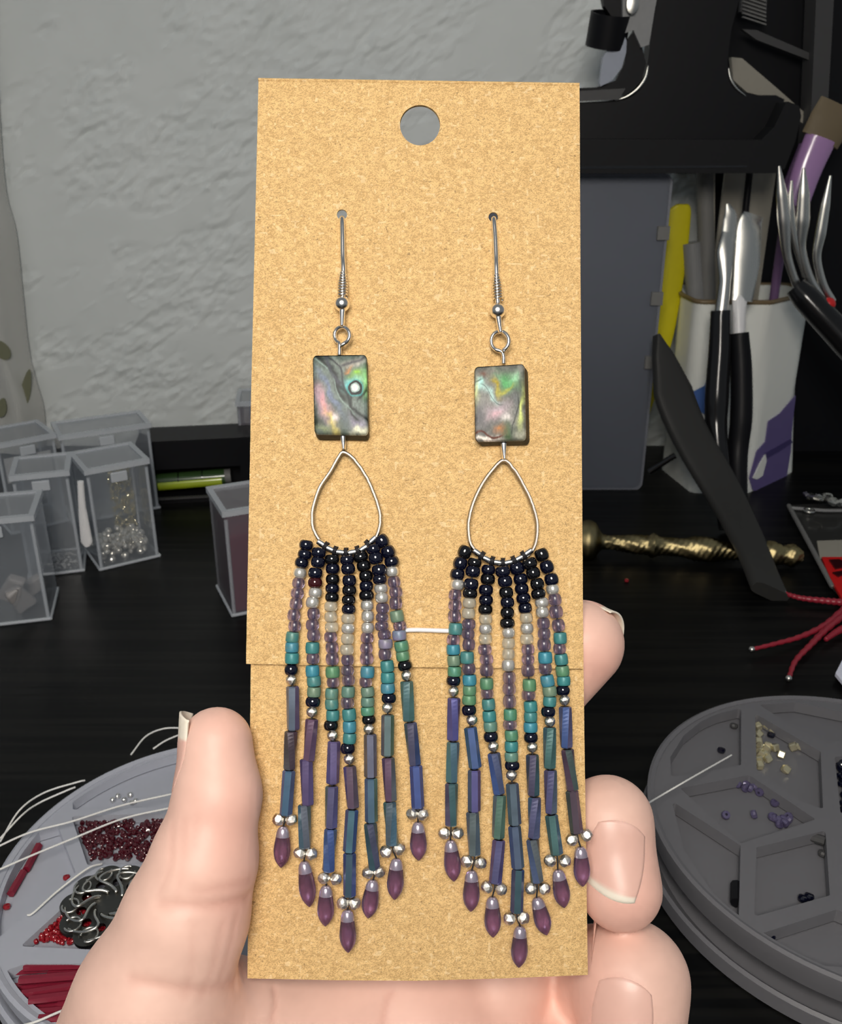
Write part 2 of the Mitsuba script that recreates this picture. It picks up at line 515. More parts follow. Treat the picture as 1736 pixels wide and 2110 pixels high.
SEED = lathe(seed_profile(), 28)
SEED_SOLID = lathe([(0, -.66)] + [(.58 + .42 * math.cos(t), .72 * math.sin(t)) for t in np.linspace(-math.pi / 2, math.pi / 2, 13)] + [(0, .66)], 28)
TUBEB = lathe([(.34, -.80), (.80, -.80), (.93, -.70), (.98, -.4), (1., 0), (.98, .4), (.93, .70), (.80, .80), (.34, .80), (.34, -.80)], 28)
FACET = trimesh.creation.icosphere(subdivisions=1)
FACET.vertices *= 1 + .06 * rng.standard_normal((len(FACET.vertices), 1))
_sh = {}


def shared(key, mesh, bsdf, smooth):
    if key not in _sh:
        _sh[key] = mikit.ply(mesh, bsdf, smooth=smooth)
    return _sh[key]


def place(p, axis, r, l=None, ref=None):
    m = frame_to(p, axis, CN if ref is None else ref)
    m[:3, :3] = m[:3, :3] @ np.diag([r, r, r if l is None else l])
    return m


MATTE = {'T': (.045, .205, .205), 'B': (.045, .22, .31), 'G': (.09, .235, .125), 'M': (.22, .19, .30), 'g': (.13, .22, .16)}
BEADLAB = {'N': 'glossy dark navy seed bead', 'K': 'glossy black seed bead', 'R': 'glossy dark red seed bead', 'S': 'silver lined clear seed bead', 'C': 'clear glass seed bead', 'P': 'transparent pale amethyst seed bead',
           'T': 'matte teal seed bead', 'B': 'matte blue teal seed bead', 'G': 'matte green seed bead', 'M': 'matte lilac seed bead', 'g': 'matte grey green seed bead', 'X': 'faceted silver bead'}
_matte_variants = {}


def matte_shape(t):
    L = _matte_variants.setdefault(t, [])
    if len(L) < 4:
        v = np.array(TUBEB.vertices)
        base = np.array(MATTE[t])
        alt = np.array([(.20, .24, .15), (.05, .25, .28), (.07, .20, .22), (.16, .21, .19)][len(L)])
        k = np.clip(meshkit.fbm(v * 1.3 + 7 * len(L) + ord(t), 3)[:, None] * 1.6 - .45, 0, 1)
        L.append(mikit.ply(TUBEB, 'matte_bead', smooth=True, color=base * (1 - .55 * k) + alt * .55 * k))
        return L[-1]
    return rnd.choice(L)


BUGC = {'v': (.085, .08, .155), 'd': (.055, .042, .055), 'b': (.05, .10, .20), 'i': (.085, .075, .19), 't': (.06, .125, .14), 'p': (.10, .06, .10), 'n': (.035, .06, .105), 'o': (.14, .14, .095),
        'g': (.09, .145, .11), 's': (.085, .12, .125), 'B': (.05, .08, .23)}


def bugle_mesh(a, b, r, c, twist, seed):
    n, m = 6, 9
    L = np.linalg.norm(b - a)
    fr = frame_to(a, b - a, CN)
    vs, cs, fs = [], [], []
    base = np.array(BUGC[c])
    alts = np.array([(.06, .15, .13), (.13, .07, .13), (.05, .07, .28)])
    R = np.random.default_rng(seed)
    facec = [base * (1 - w) + alts[R.integers(3)] * w for w in R.uniform(.05, .5, n)]
    prof = [(0.0, .80), (.03, 1.0)] + [(t, 1.0) for t in np.linspace(.12, .88, m)] + [(.97, 1.0), (1., .80)]
    k = 0
    for j in range(n):            # each face its own strip, so that faces keep their sheen
        for (t, s) in prof:
            for e in (0, 1):
                an = (j + e) * 2 * math.pi / n + twist * t
                loc = np.array([math.cos(an) * r * s, math.sin(an) * r * s, t * L, 1.])
                vs.append((fr @ loc)[:3])
                nz_ = meshkit.fbm(np.array([[t * 3 + seed, j * 1.7, 0.5]]), 2, seed)[0]
                cs.append(facec[j] * (.65 + .75 * nz_))
        for q in range(len(prof) - 1):
            fs += [[k + 2 * q, k + 2 * q + 1, k + 2 * q + 3], [k + 2 * q, k + 2 * q + 3, k + 2 * q + 2]]
        k += 2 * len(prof)
    for t, flip in ((0, True), (1, False)):
        for j in range(n):
            an = j * 2 * math.pi / n + twist * t
            vs.append((fr @ np.array([math.cos(an) * r * .8, math.sin(an) * r * .8, t * L, 1.]))[:3])
            cs.append(np.array([.02, .02, .03]))
        for j in range(1, n - 1):
            fs.append([k, k + j + 1, k + j] if flip else [k, k + j, k + j + 1])
        k += n
    return trimesh.Trimesh(np.array(vs), np.array(fs), process=False), np.clip(np.array(cs), .004, 1)


def dagger_mesh():
    vs = []
    n = 24
    prof = [(0.0, .02), (.02, .34), (.06, .56), (.12, .70), (.20, .78), (.32, .86), (.45, .95), (.58, 1.0), (.70, .94), (.80, .80), (.88, .58), (.94, .36), (.98, .16), (1.0, .02)]
    for t, s in prof:
        for j in range(n):
            a = 2 * math.pi * j / n
            vs.append((math.cos(a) * s, math.sin(a) * s * (.95 if t < .2 else .80), t))
    f = []
    for q in range(len(prof) - 1):
        for j in range(n):
            a, b, c, d = q * n + j, q * n + (j + 1) % n, (q + 1) * n + (j + 1) % n, (q + 1) * n + j
            f += [[a, b, c], [a, c, d]]
    return trimesh.Trimesh(np.array(vs), np.array(f), process=False)


DAG = dagger_mesh()
DAGCAP = lathe([(0, -.0), (.36, .0), (.60, .05), (.76, .14), (.82, .24), (.78, .245), (.70, .14), (.55, .06), (.3, .02), (0, .02)], 20)


def strand(ear, beads, bugs, bcols, pair, dag, conv3, conv5, hb, idx, seed):
    """One strand of the fringe: beads is a list of (letter, x, y) in the photo's enlargement, bugs three tube spans, pair the two end beads, dag the drop."""
    pts = [(t, *conv3(x, y)) for t, x, y in beads[0]] + [(t, *conv5(x, y)) for t, x, y in beads[1]]
    tpath = [C(x, y, hb) for _, x, y in pts] + [C(*conv5(x, y), hb) for s in bugs for (x, y) in (s[:2], s[2:])] + [C(*conv5(*dag[:2]), hb)]
    r = .00013
    key = put('strand', sweep(spline(tpath, 70), r, n=6), 'dark_thread', ear, smooth=True)
    P = [C(x, y, hb) for _, x, y in pts]
    for i, (t, x, y) in enumerate(pts):
        prv, nxt = P[max(i - 1, 0)], P[min(i + 1, len(P) - 1)]
        ax = prv - nxt
        dists = [np.linalg.norm(P[i] - P[k]) for k in (i - 1, i + 1) if 0 <= k < len(P)]
        hgt = np.clip(np.median(dists), .00115, .0020)
        px = S(P[i])
        R = rnd.uniform(.96, 1.05)
        if t in 'NKR':
            if t == 'N':
                t = rnd.choice('NNNK')
            nm = {'N': 'navy', 'K': 'jet', 'R': 'oxblood'}[t]
            put('seed_bead', None, None, key, shape=shared(nm, SEED, nm, 40), to_world=place(P[i], ax, 14.6 * px * R, hgt / 1.44 * .99), label=BEADLAB[t])
        elif t in 'SCP':
            nm = {'S': 'silver_lined', 'C': 'clear_bead', 'P': 'amethyst'}[t]
            if t == 'C':
                nm = 'silver_lined' if rnd.random() < .35 else 'clear_bead'
            put('seed_bead', None, None, key, shape=shared(nm, SEED, nm, 40), to_world=place(P[i], ax, 13.6 * px * R, hgt / 1.44 * .99), label=BEADLAB[t])
        elif t == 'X':
            m = place(P[i], ax, 11.8 * px, 11.5 * px)
            put('spacer_bead', None, None, key, shape=shared('facet', FACET, 'silver_facet', False), to_world=m, label=BEADLAB['X'])
        else:
            put('seed_bead', None, None, key, shape=matte_shape(t), to_world=place(P[i], ax, 14.2 * px * R, hgt / 1.6 * .97), label=BEADLAB[t])
    for k, (s, c) in enumerate(zip(bugs, bcols)):
        a, b = C(*conv5(*s[:2]), hb), C(*conv5(*s[2:]), hb)
        m, col = bugle_mesh(a, b, 13.2 * S(a), c, rnd.uniform(-.9, .9), seed * 10 + k)
        put('bugle_bead', m, 'bugle', key, smooth=False, color=col, label='twisted iridescent bugle bead')
    for (x, y) in pair:
        q = C(*conv5(x, y), hb + rnd.uniform(-.1, .2))
        m = place(q, nrm(rng.standard_normal(3)), 13.2 * S(q))
        put('end_bead', None, None, key, shape=shared('facet', FACET, 'silver_facet', False), to_world=m, label='small faceted silver bead')
    a, b = C(*conv5(*dag[:2]), hb), C(*conv5(*dag[2:]), hb - .25)
    px = S(a)
    fr = frame_to(a, b - a, CN)
    fr[:3, :3] = fr[:3, :3] @ np.diag([17.5 * px, 14 * px, np.linalg.norm(b - a)])
    put('dagger_bead', None, None, key, shape=shared('dagger', DAG, 'dagger', True), to_world=fr, label='translucent amethyst dagger drop')
    fr2 = fr.copy()
    fr2[:3, :3] = fr2[:3, :3] @ np.diag([1.0, 1.06, 1.0])
    put('dagger_cap', None, None, key, shape=shared('dagger_cap', DAGCAP, 'dagger_cap', True), to_world=fr2, label='silvery coated top of the drop')


def earring(label, conv1, conv3, conv5, hw, frame_pts, base_beads, strands, nacre_key, shell, lean, conn):
    ear = thing('earring', label, 'earring')
    # ear wire: out of the card's hole and down to the coil
    wire, coil, ball, stub, eye, tail = hw
    wp = [C(*conv1(*wire[0]), -2.0), C(*conv1(*wire[0]), -.2)] + [C(*conv1(x, y), h) for (x, y), h in zip(wire, np.linspace(.7, 2.1, len(wire)))] + [C(*conv1(*stub[0]), 2.2)]
    put('ear_wire', sweep(spline(wp, 60), 5.4 * S(wp[2]), n=12), 'silver', ear, smooth=True)
    c0, c1 = C(*conv1(*coil[0]), 2.15), C(*conv1(*coil[1]), 2.2)
    s = S(c0)
    turns, n = 9, 180
    fr = frame_to(c0, c1 - c0, CN)
    L = np.linalg.norm(c1 - c0)
    hel = []
    for t in np.linspace(0, 1, n):
        rr = (5.0 + 4.2 * min(1, t * 2.2)) * s
        hel.append((fr @ np.array([rr * math.cos(turns * 2 * math.pi * t), rr * math.sin(turns * 2 * math.pi * t), t * L, 1]))[:3])
    put('coil', sweep(hel, 2.1 * s, n=7, ref=nrm(c1 - c0)), 'silver', ear, smooth=True)
    b = C(*conv1(*ball), 2.3)
    bm = trimesh.creation.icosphere(3, radius=16.2 * s)
    bm.apply_translation(b)
    put('ball', bm, 'silver', ear, smooth=True)
    st = np.array([C(*conv1(*p), 2.6) for p in stub])
    put('wire_loop', sweep(spline(st, 14), np.linspace(6.5, 5.0, 14) * s, np.linspace(5, 9, 14) * s, 12), 'silver', ear, smooth=True)
    (ex, ey), er = eye
    e = [C(*conv1(ex + er * math.sin(a), ey - er * 1.12 * math.cos(a)), 2.3 + .7 * math.sin(a)) for a in np.linspace(-2.75, 2.75, 44)]
    tl = [C(*conv1(*p), 2.2) for p in tail]
    put('eye_loop', sweep(spline([tl[1], tl[0], *e, tl[0] + CN * .0004 + CU * .0003], 90), 4.3 * s, n=10), 'silver', ear, smooth=True)
    # abalone rectangle
    f4 = [C(*conv1(*p), 3.4 + d) for p, d in zip(shell, (0, 0, 0, 0))]
    q = Polygon([(0, 0), (1, 0), (1, 1), (0, 1)]).buffer(-.07).buffer(.07, 6)
    ring = np.array(q.exterior.segmentize(.08).coords)[:-1]

    def bil(u, v, h):
        TL, TR, BR, BL = f4
        return (TL * (1 - u) * v + TR * u * v + BR * u * (1 - v) + BL * (1 - u) * (1 - v)) + CN * h - CU * min(h, 0) * lean[0] + CV * min(h, 0) * lean[1]
    cen = np.array([.5, .5])
    levels = [(0.0, .93), (-.0002, 1.0), (-.0024, 1.0), (-.0028, .94)]
    vs, uvs, fs = [], [], []
    n = len(ring)
    gridn = 24
    # front face as a grid fan towards the centre, slightly domed
    rings = [(.0002 * (1 - k * k), .93 * k) for k in np.linspace(.02, 1, 12)] + levels[1:]
    for h, kx in rings:
        for (u, v) in ring:
            uu = cen + (np.array([u, v]) - cen) * kx
            vs.append(bil(uu[0], uu[1], h + .00012 * (meshkit.fbm(np.array([[uu[0] * 4, uu[1] * 5, 3.0]]), 2)[0] - .5)))
            uvs.append(uu)
    for k in range(len(rings) - 1):
        for j in range(n):
            a, b_, c, d = k * n + j, k * n + (j + 1) % n, (k + 1) * n + (j + 1) % n, (k + 1) * n + j
            fs += [[a, c, b_], [a, d, c]]
    cback = len(vs)
    vs.append(bil(.5, .5, -.0028))
    uvs.append([.5, .5])
    kk = (len(rings) - 1) * n
    fs += [[cback, kk + (j + 1) % n, kk + j] for j in range(n)]
    c00 = len(vs)
    vs.append(bil(.5, .5, .0002))
    uvs.append([.5, .5])
    fs += [[c00, j, (j + 1) % n] for j in range(n)]
    put('abalone_bead', trimesh.Trimesh(np.array(vs), np.array(fs), process=False), nacre_key, ear, smooth=True, uv=np.array(uvs), label='rectangular abalone shell bead with iridescent swirls')
    er_ = trimesh.Trimesh(np.array(vs), np.array(fs), process=False)
    band_v, band_f = [], []
    for h, k in ((-.00035, 1.012), (-.0023, 1.012)):
        for (u, v) in ring:
            uu = cen + (np.array([u, v]) - cen) * k
            band_v.append(bil(uu[0], uu[1], h))
    for j in range(n):
        a, b_, c, d = j, (j + 1) % n, n + (j + 1) % n, n + j
        band_f += [[a, c, b_], [a, d, c]]
    put('shell_rim', trimesh.Trimesh(np.array(band_v), np.array(band_f), process=False), 'shell_edge', ear, smooth=False, label='dark edge of the shell bead')
    cn = np.array([C(*conv1(*p), 2.4) for p in conn])
    put('connector_loop', sweep(spline(cn, 16), np.linspace(7.0, 4.0, 16) * s, np.linspace(5, 9, 16) * s, 12), 'silver', ear, smooth=True)
    # teardrop frame
    fp = np.array([C(*conv3(*p), 2.0) for p in frame_pts])
    sp = spline(fp, 150, closed=True)
    sp = sp + (meshkit.fbm(sp * 1500, 2)[:, None] - .5) * .00012
    put('teardrop_frame', sweep(sp, 3.6 * s, 6.8 * s, 10, closed=True, power=3.0), 'silver_rough', ear, smooth=40, label='hammered silver teardrop frame')
    # silver bars and thread wraps over the foot of the frame
    for i, p in enumerate(base_beads):
        a = C(*conv3(*p), 2.3)
        q0, q1 = base_beads[max(i - 1, 0)], base_beads[min(i + 1, len(base_beads) - 1)]
        ax = C(*conv3(*q1), 2.3) - C(*conv3(*q0), 2.3)
        put('frame_bead', None, None, ear, shape=shared('bar', TUBEB, 'silver', 30), to_world=place(a, ax, 6.6 * s, 10.5 * s), label='silver bead bar on the frame')
    for i in range(len(base_beads) - 1):
        p, q0 = np.array(base_beads[i]), np.array(base_beads[i + 1])
        a, b2 = C(*conv3(*((p + q0) / 2)), 2.3), C(*conv3(*q0), 2.3) - C(*conv3(*p), 2.3)
        fr = frame_to(a, b2, CN)
        hp = [(fr @ np.array([8.2 * s * math.cos(t), 8.2 * s * math.sin(t), (t / (6 * math.pi) - .5) * 7 * s, 1]))[:3] for t in np.linspace(0, 6 * math.pi, 40)]
        put('thread_wrap', sweep(hp, 1.5 * s, n=6, ref=nrm(b2)), 'dark_thread', ear, smooth=True)
    for i, (beads, bugs, cols, pair, dag) in enumerate(strands):
        strand(ear, beads, bugs, cols, pair, dag, conv3, conv5, [2.0, 2.3, 2.0, 2.4, 2.0, 2.4, 2.1][i], i, (1 if nacre_key.endswith('left') else 2) * 100 + i)
    return ear


def bl(s):
    """'N385,940 ...' -> list of (letter, x, y)"""
    return [(w[0], *map(float, w[1:].split(','))) for w in s.split()]


def nums(s):
    return [tuple(map(float, w.split(','))) for w in s.split()]


LS = [
    (('N385,940 N372,1022 N345,1095 S330,1185 P318,1272 P308,1360 P297,1450 P278,1550 P285,1645 T265,1742 B262,1830 T262,1925 N255,2025', 'X205,70'),
     '215,115,220,425 205,430,190,700 190,705,168,1020', 'vdb', '115,1050 205,1050', '150,1100,135,1390'),
    (('N495,1005 N488,1090 N465,1185 R463,1268 C465,1355 C440,1440 P450,1540 P440,1635 P450,1725 T440,1835 P445,1925 B440,2035', 'T365,80 g365,155 N358,225 X350,295'),
     '350,345,330,640 310,625,322,950 297,945,303,1250', 'pit', '265,1285 345,1290', '295,1345,335,1665'),
    (('N610,1065 N615,1148 N615,1238 N612,1318 N610,1395 C600,1475 C600,1565 C607,1655 P598,1740 P610,1832 P612,1930 G615,2045', 'P500,85 g490,168 T490,240 T497,320 N485,390 X495,460'),
     '507,500,495,800 490,815,485,1110 483,1115,465,1415', 'ivb', '435,1460 520,1465', '450,1515,445,1800'),
    (('N740,1070 N750,1148 N760,1250 N760,1335 N755,1420 N755,1500 C750,1580 C750,1665 C745,1755 C740,1850 P745,1940 P745,2030', 'P607,72 g605,155 P600,230 T612,315 B615,400 T615,480 N603,552 X612,625'),
     '615,675,640,970 632,980,612,1280 615,1285,615,1590', 'pbn', '568,1635 650,1638', '600,1685,605,1985'),
    (('N860,1045 N885,1122 N905,1210 N908,1298 N910,1380 C915,1465 C920,1560 C920,1660 P915,1748 P910,1838 P912,1928 B918,2045', 'P728,85 g742,155 g742,225 G742,290 N750,350 X750,415'),
     '760,450,762,755 765,760,768,1070 760,1075,790,1400', 'otn', '745,1420 825,1415', '780,1475,745,1745'),
    (('N970,975 N990,1055 N1020,1160 N1025,1240 S1035,1320 S1042,1400 P1050,1490 P1045,1570 P1042,1645 P1065,1720 M1075,1800 P1070,1890 T1090,1995', 'T883,55 B883,130 N890,200 X880,265'),
     '883,315,880,605 885,615,905,920 895,925,915,1230', 'gpt', '870,1275 965,1255', '945,1325,930,1615'),
    (('N1045,905 N1100,1000 N1130,1085 S1135,1170 P1150,1262 P1165,1350 P1165,1445 g1175,1560 P1200,1645 M1195,1725 G1215,1820 G1225,1905 K1245,1990', 'X1015,40'),
     '1015,80,1030,360 1040,370,1075,670 1080,670,1095,970', 'tnB', '1055,1010 1130,1015', '1095,1070,1100,1340')]
RS = [
    (('N330,1000 N290,1100 N265,1195 S265,1285 P245,1375 P245,1465 P240,1560 T250,1670 P230,1765 B230,1850 g235,1945 G240,2040', 'N180,75 X178,145'),
     '185,190,175,480 180,490,168,765 168,770,165,1060', 'itn', '118,1110 208,1110', '160,1160,185,1440'),
    (('N415,1095 N400,1170 N385,1282 K375,1362 C370,1445 C362,1535 P365,1630 P360,1715 P365,1805 T350,1920 P365,2015', 'B290,70 G290,140 G288,205 N287,275 X305,340'),
     '295,390,330,670 322,680,322,965 310,965,325,1260', 'bis', '272,1300 365,1310', '305,1365,300,1645'),
    (('N535,1155 N530,1238 N515,1332 N515,1420 N510,1500 C512,1585 C512,1670 C510,1758 P505,1850 P520,1935 P520,2028', 'G407,95 P410,160 T420,235 T425,315 g432,385 N435,455 X450,520'),
     '455,565,490,845 495,850,485,1145 490,1155,465,1450', 'bgi', '410,1475 505,1490', '445,1545,450,1820'),
    (('N660,1170 N680,1258 N690,1355 N700,1440 N700,1530 N700,1620 C710,1702 C710,1795 C710,1888 C708,1985', 'P560,55 P560,130 P562,215 G567,305 P565,372 G575,445 T575,520 g575,590 N580,650 X575,715'),
     '580,770,600,1055 595,1060,620,1350 620,1355,610,1650', 'vsn', '562,1690 655,1685', '635,1745,625,2025'),
    (('N785,1145 N815,1238 N825,1322 N840,1405 N855,1490 C865,1575 C870,1665 C870,1758 P880,1848 P880,1935 P880,2030', 'G697,105 P692,170 T705,250 T705,320 B705,390 N707,460 X715,525'),
     '717,575,725,855 732,865,730,1145 718,1150,750,1445', 'nbs', '705,1485 800,1485', '745,1550,815,1805'),
    (('N895,1100 N925,1185 N960,1280 N970,1365 S1000,1442 C1005,1525 P1015,1622 P1020,1712 P1020,1808 B1030,1920 P1030,2012', 'B820,75 g835,145 T835,215 N825,285 X835,350'),
     '835,390,835,670 840,680,845,975 845,985,885,1255', 'tvt', '838,1295 938,1300', '890,1360,935,1620'),
    (('N1000,1025 N1045,1130 N1085,1240 S1095,1325 P1115,1415 P1125,1522 P1145,1640 T1160,1750 P1155,1840 T1170,1935 G1180,2035', 'T930,75 N925,140 X935,205'),
     '940,250,950,530 955,540,990,820 985,820,1020,1110', 'bdd', '987,1155 1085,1125', '1045,1205,1060,1475')]


def parse(Ls):
    return [((bl(b[0]), bl(b[1])), nums(g), c, nums(p), nums(d)[0]) for b, g, c, p, d in Ls]


z1 = lambda ox, k: (lambda X, Y: (ox + X / k, 400 + Y / k))
z3 = lambda ox: (lambda X, Y: (ox + X / 4.219, 900 + Y / 4.219))
earring('left earring: abalone rectangle with a dark swirl and eye, silver teardrop and beaded fringe', z1(560, 3.767), z3(540), lambda X, Y: (540 + X / 3.403, 1380 + Y / 3.403),
        (nums('547,195 550,300 553,480 557,600'), nums('555,605 549,800'), (547, 852), nums('549,890 548,960 547,1030'), ((547, 1095), 58), nums('527,1180 528,1250')),
        nums('710,135 800,195 900,335 965,470 1010,600 1030,690 1022,790 985,880 900,950 800,992 720,1000 630,985 550,945 490,880 450,800 438,700 450,600 505,440 598,300 660,190'),
        nums('515,925 592,975 680,1003 785,1003 885,968 965,895'), parse(LS), 'abalone_left',
        nums('320,1250 737,1244 750,1866 334,1858'), (.05, .26), nums('553,1850 556,1920 560,1985'))
earring('right earring: paler abalone rectangle with a brown corner, silver teardrop and beaded fringe', z1(880, 3.767), z3(880), lambda X, Y: (880 + X / 3.297, 1380 + Y / 3.297),
        (nums('520,200 530,320 537,480 540,610'), nums('540,625 553,825'), (550, 905), nums('555,945 562,1010 572,1080'), ((568, 1140), 68), nums('590,1230 597,1315')),
        nums('665,205 760,290 850,440 910,570 945,680 960,800 942,930 890,1020 800,1072 700,1092 610,1090 510,1060 430,1000 378,920 360,800 370,700 405,570 470,430 560,300'),
        nums('435,1003 520,1062 615,1092 710,1092 805,1055 883,1003'), parse(RS), 'abalone_right',
        nums('366,1340 752,1316 766,1908 372,1918'), (.42, .18), nums('597,1925 598,1995 600,2062'))
cord = sweep(spline([C(830, 1299, 1.3), C(860, 1298, 1.35), C(925, 1300, 1.4), C(935, 1300, 1.3)], 20), 4.6 * S(C(880, 1300)), n=10)
put('elastic_cord', cord, 'white_plastic', smooth=True, label='short clear elastic cord across the card between the two fringes', cat='cord')

# ------------------------------------------------------------------ the hand


def surface_nets(V, o, s):
    n = V.shape
    Sg = V < 0
    cnt = np.zeros((n[0] - 1, n[1] - 1, n[2] - 1))
    acc = np.zeros(cnt.shape + (3,))
    corners = [(i, j, k) for i in (0, 1) for j in (0, 1) for k in (0, 1)]
    sl = lambda c: tuple(slice(c[d], n[d] - 1 + c[d]) for d in range(3))
    for a in corners:
        for d in range(3):
            if a[d] == 0:
                b = tuple(1 if e == d else a[e] for e in range(3))
                va, vb = V[sl(a)], V[sl(b)]
                cr = Sg[sl(a)] != Sg[sl(b)]
                t = np.where(cr, va / np.where(cr, va - vb, 1), 0)
                for e in range(3):
                    acc[..., e] += np.where(cr, a[e] + (t if e == d else 0), 0)
                cnt += cr
    mask = cnt > 0
    idx = -np.ones(cnt.shape, int)
    idx[mask] = np.arange(mask.sum())
    cell = np.argwhere(mask)
    v = (acc[mask] / cnt[mask][:, None] + cell) * s + o
    fs = []
    for d in range(3):
        e, g = [(1, 2), (2, 0), (0, 1)][d]
        lo, hi = [slice(None)] * 3, [slice(None)] * 3
        lo[d], hi[d] = slice(0, -1), slice(1, None)
        A, B = Sg[tuple(lo)], Sg[tuple(hi)]
        pos = np.argwhere(A != B)
        pos = pos[(pos[:, e] >= 1) & (pos[:, g] >= 1) & (pos[:, e] < n[e] - 1) & (pos[:, g] < n[g] - 1)]
        neg = A[tuple(pos.T)]
        q = []
        for (de, dg) in ((1, 1), (0, 1), (0, 0), (1, 0)):
            c = pos.copy()
            c[:, e] -= de
            c[:, g] -= dg
            q.append(idx[tuple(c.T)])
        q = np.stack(q, 1)
        q = np.where(neg[:, None], q, q[:, ::-1])
        fs.append(q)
    q = np.vstack(fs)
    return trimesh.Trimesh(v, np.vstack([q[:, [0, 1, 2]], q[:, [0, 2, 3]]]), process=False)


def J(px, py, h, r):
    p = C(px, py, h)
    return p, r * S(p)


G = {}
G['thumb'] = [J(446, 1532, 3.2, 74), J(449, 1640, 4.2, 85), J(420, 1775, 4.8, 106), J(384, 1885, 4.2, 126), J(318, 2055, 2, 158), J(250, 2270, -4, 190)]
G['index'] = [J(880, 1960, -24, 125), J(980, 1640, -26, 102), J(1090, 1440, -12, 92), J(1196, 1327, -8.2, 90)]
G['middle'] = [J(990, 2120, -20, 125), J(1110, 1740, -32, 98), J(1254, 1692, -9.0, 86), J(1279, 1830, -6.0, 85)]
G['ring'] = [J(1080, 2240, -18, 125), J(1190, 2020, -32, 104), J(1300, 2022, -9.5, 114), J(1305, 2180, -5.5, 106)]
G['little'] = [J(1050, 2420, -16, 110), J(1150, 2330, -26, 92), J(1200, 2330, -10, 88), J(1190, 2420, -6, 82)]
palm = [(J(420, 2250, -9, 160), J(640, 2170, -16, 150)), (J(640, 2170, -16, 150), J(900, 2160, -19, 150)), (J(900, 2160, -19, 150), J(1060, 2230, -20, 140)), (J(320, 2100, -2, 150), J(640, 2170, -16, 150)),
        (J(640, 2170, -16, 150), J(880, 1960, -24, 125)), (J(420, 2250, -9, 170), J(620, 2470, -10, 185)), (J(1050, 2330, -17, 130), J(820, 2470, -14, 180)), (J(620, 2470, -10, 185), J(820, 2470, -14, 185)),
        (J(720, 2450, -12, 190), J(700, 2620, -8, 180)), (J(900, 2160, -19, 150), J(720, 2450, -12, 190)), (J(1060, 2230, -20, 140), J(1050, 2420, -16, 120))]
allp = [p for g in G.values() for p, _ in g] + [p for ab in palm for p, _ in ab]
lo, hi = np.min(allp, 0) - .018, np.max(allp, 0) + .018
hs = .00075
dims = np.ceil((hi - lo) / hs).astype(int)
axs = [lo[d] + np.arange(dims[d]) * hs for d in range(3)]
GX = np.stack(np.meshgrid(*axs, indexing='ij'), -1).astype(np.float32)


def cone(X, A, B):
    (a, ra), (b, rb) = A, B
    ab = (b - a).astype(np.float32)
    t = np.clip(((X - a.astype(np.float32)) @ ab) / (ab @ ab), 0, 1)
    return np.linalg.norm(X - a.astype(np.float32) - t[..., None] * ab, axis=-1) - (ra + (rb - ra) * t)


def smin(a, b, k):
    hh = np.clip(.5 + .5 * (b - a) / k, 0, 1)
    return b * (1 - hh) + a * hh - k * hh * (1 - hh)


def hand_field(X):
    f = None
    for A, B in palm:
        d = cone(X, A, B)
        f = d if f is None else smin(f, d, .006)
    for nme, g in G.items():
        gg = None
        for A, B in zip(g[:-1], g[1:]):
            d = cone(X, A, B)
            gg = d if gg is None else smin(gg, d, .0022)
        f = smin(f, gg, .005 if nme == 'thumb' else .0014)
    return f


hand_mesh = surface_nets(hand_field(GX), lo, hs)
del GX
trimesh.smoothing.filter_taubin(hand_mesh, lamb=.5, nu=.53, iterations=12)
hv = np.array(hand_mesh.vertices)
hn = np.array(hand_mesh.vertex_normals)


def on_skin(px, py):
    """Where the sight line through a point of the photograph meets the hand."""
    r = nrm(ray(px, py))
    t = .09
    for _ in range(80):
        d = float(hand_field((EYE + r * t)[None, :].astype(np.float32))[0])
        t += d * .8
        if abs(d) < 2e-5:
            break
    return EYE + r * t


def seg_dist(P, line):
    best = np.full(len(P), 9.)
    for a, b in zip(line[:-1], line[1:]):
        ab = b - a
        t = np.clip(((P - a) @ ab) / (ab @ ab + 1e-15), 0, 1)
        best = np.minimum(best, np.linalg.norm(P - a - t[:, None] * ab, axis=1))
    return best


hc = np.zeros((len(hv), 3)) + np.array([.75, .495, .41])
nz1 = meshkit.fbm(hv * 220, 3, 4)[:, None]
nz2 = meshkit.fbm(hv * 900, 3, 8)[:, None]
hc = hc * (.93 + .14 * nz1) + (nz2 - .5) * np.array([.05, .04, .035])
pink = np.array([.73, .38, .31])
for (px, py, rr, k) in ((480, 1700, 110, .55), (500, 1860, 90, .5), (470, 1500, 80, .35), (1240, 1380, 80, .6), (1300, 1870, 90, .6), (1330, 1760, 60, .3), (1240, 2090, 90, .5), (900, 2080, 300, .3)):
    p = on_skin(px, py)
    w = k * np.exp(-(np.linalg.norm(hv - p, axis=1) / (rr * S(p))) ** 2)[:, None]
    hc = hc * (1 - w) + pink * w
dsp = np.zeros(len(hv))
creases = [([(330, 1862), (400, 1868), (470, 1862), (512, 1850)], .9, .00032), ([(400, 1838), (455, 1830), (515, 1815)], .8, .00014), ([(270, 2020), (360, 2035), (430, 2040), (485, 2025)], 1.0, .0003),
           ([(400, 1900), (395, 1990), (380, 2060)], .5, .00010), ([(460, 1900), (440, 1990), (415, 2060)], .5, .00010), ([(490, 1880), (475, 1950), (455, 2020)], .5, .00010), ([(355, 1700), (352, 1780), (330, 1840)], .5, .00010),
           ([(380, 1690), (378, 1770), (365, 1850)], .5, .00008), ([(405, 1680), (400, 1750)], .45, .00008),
           ([(565, 2035), (568, 2070), (560, 2108)], .5, .00025), ([(790, 2108), (800, 2060), (810, 2040)], .6, .0002), ([(1230, 1720), (1270, 1698), (1310, 1725)], .6, .00012), ([(1245, 2032), (1280, 2010), (1325, 2035)], .6, .0001)]
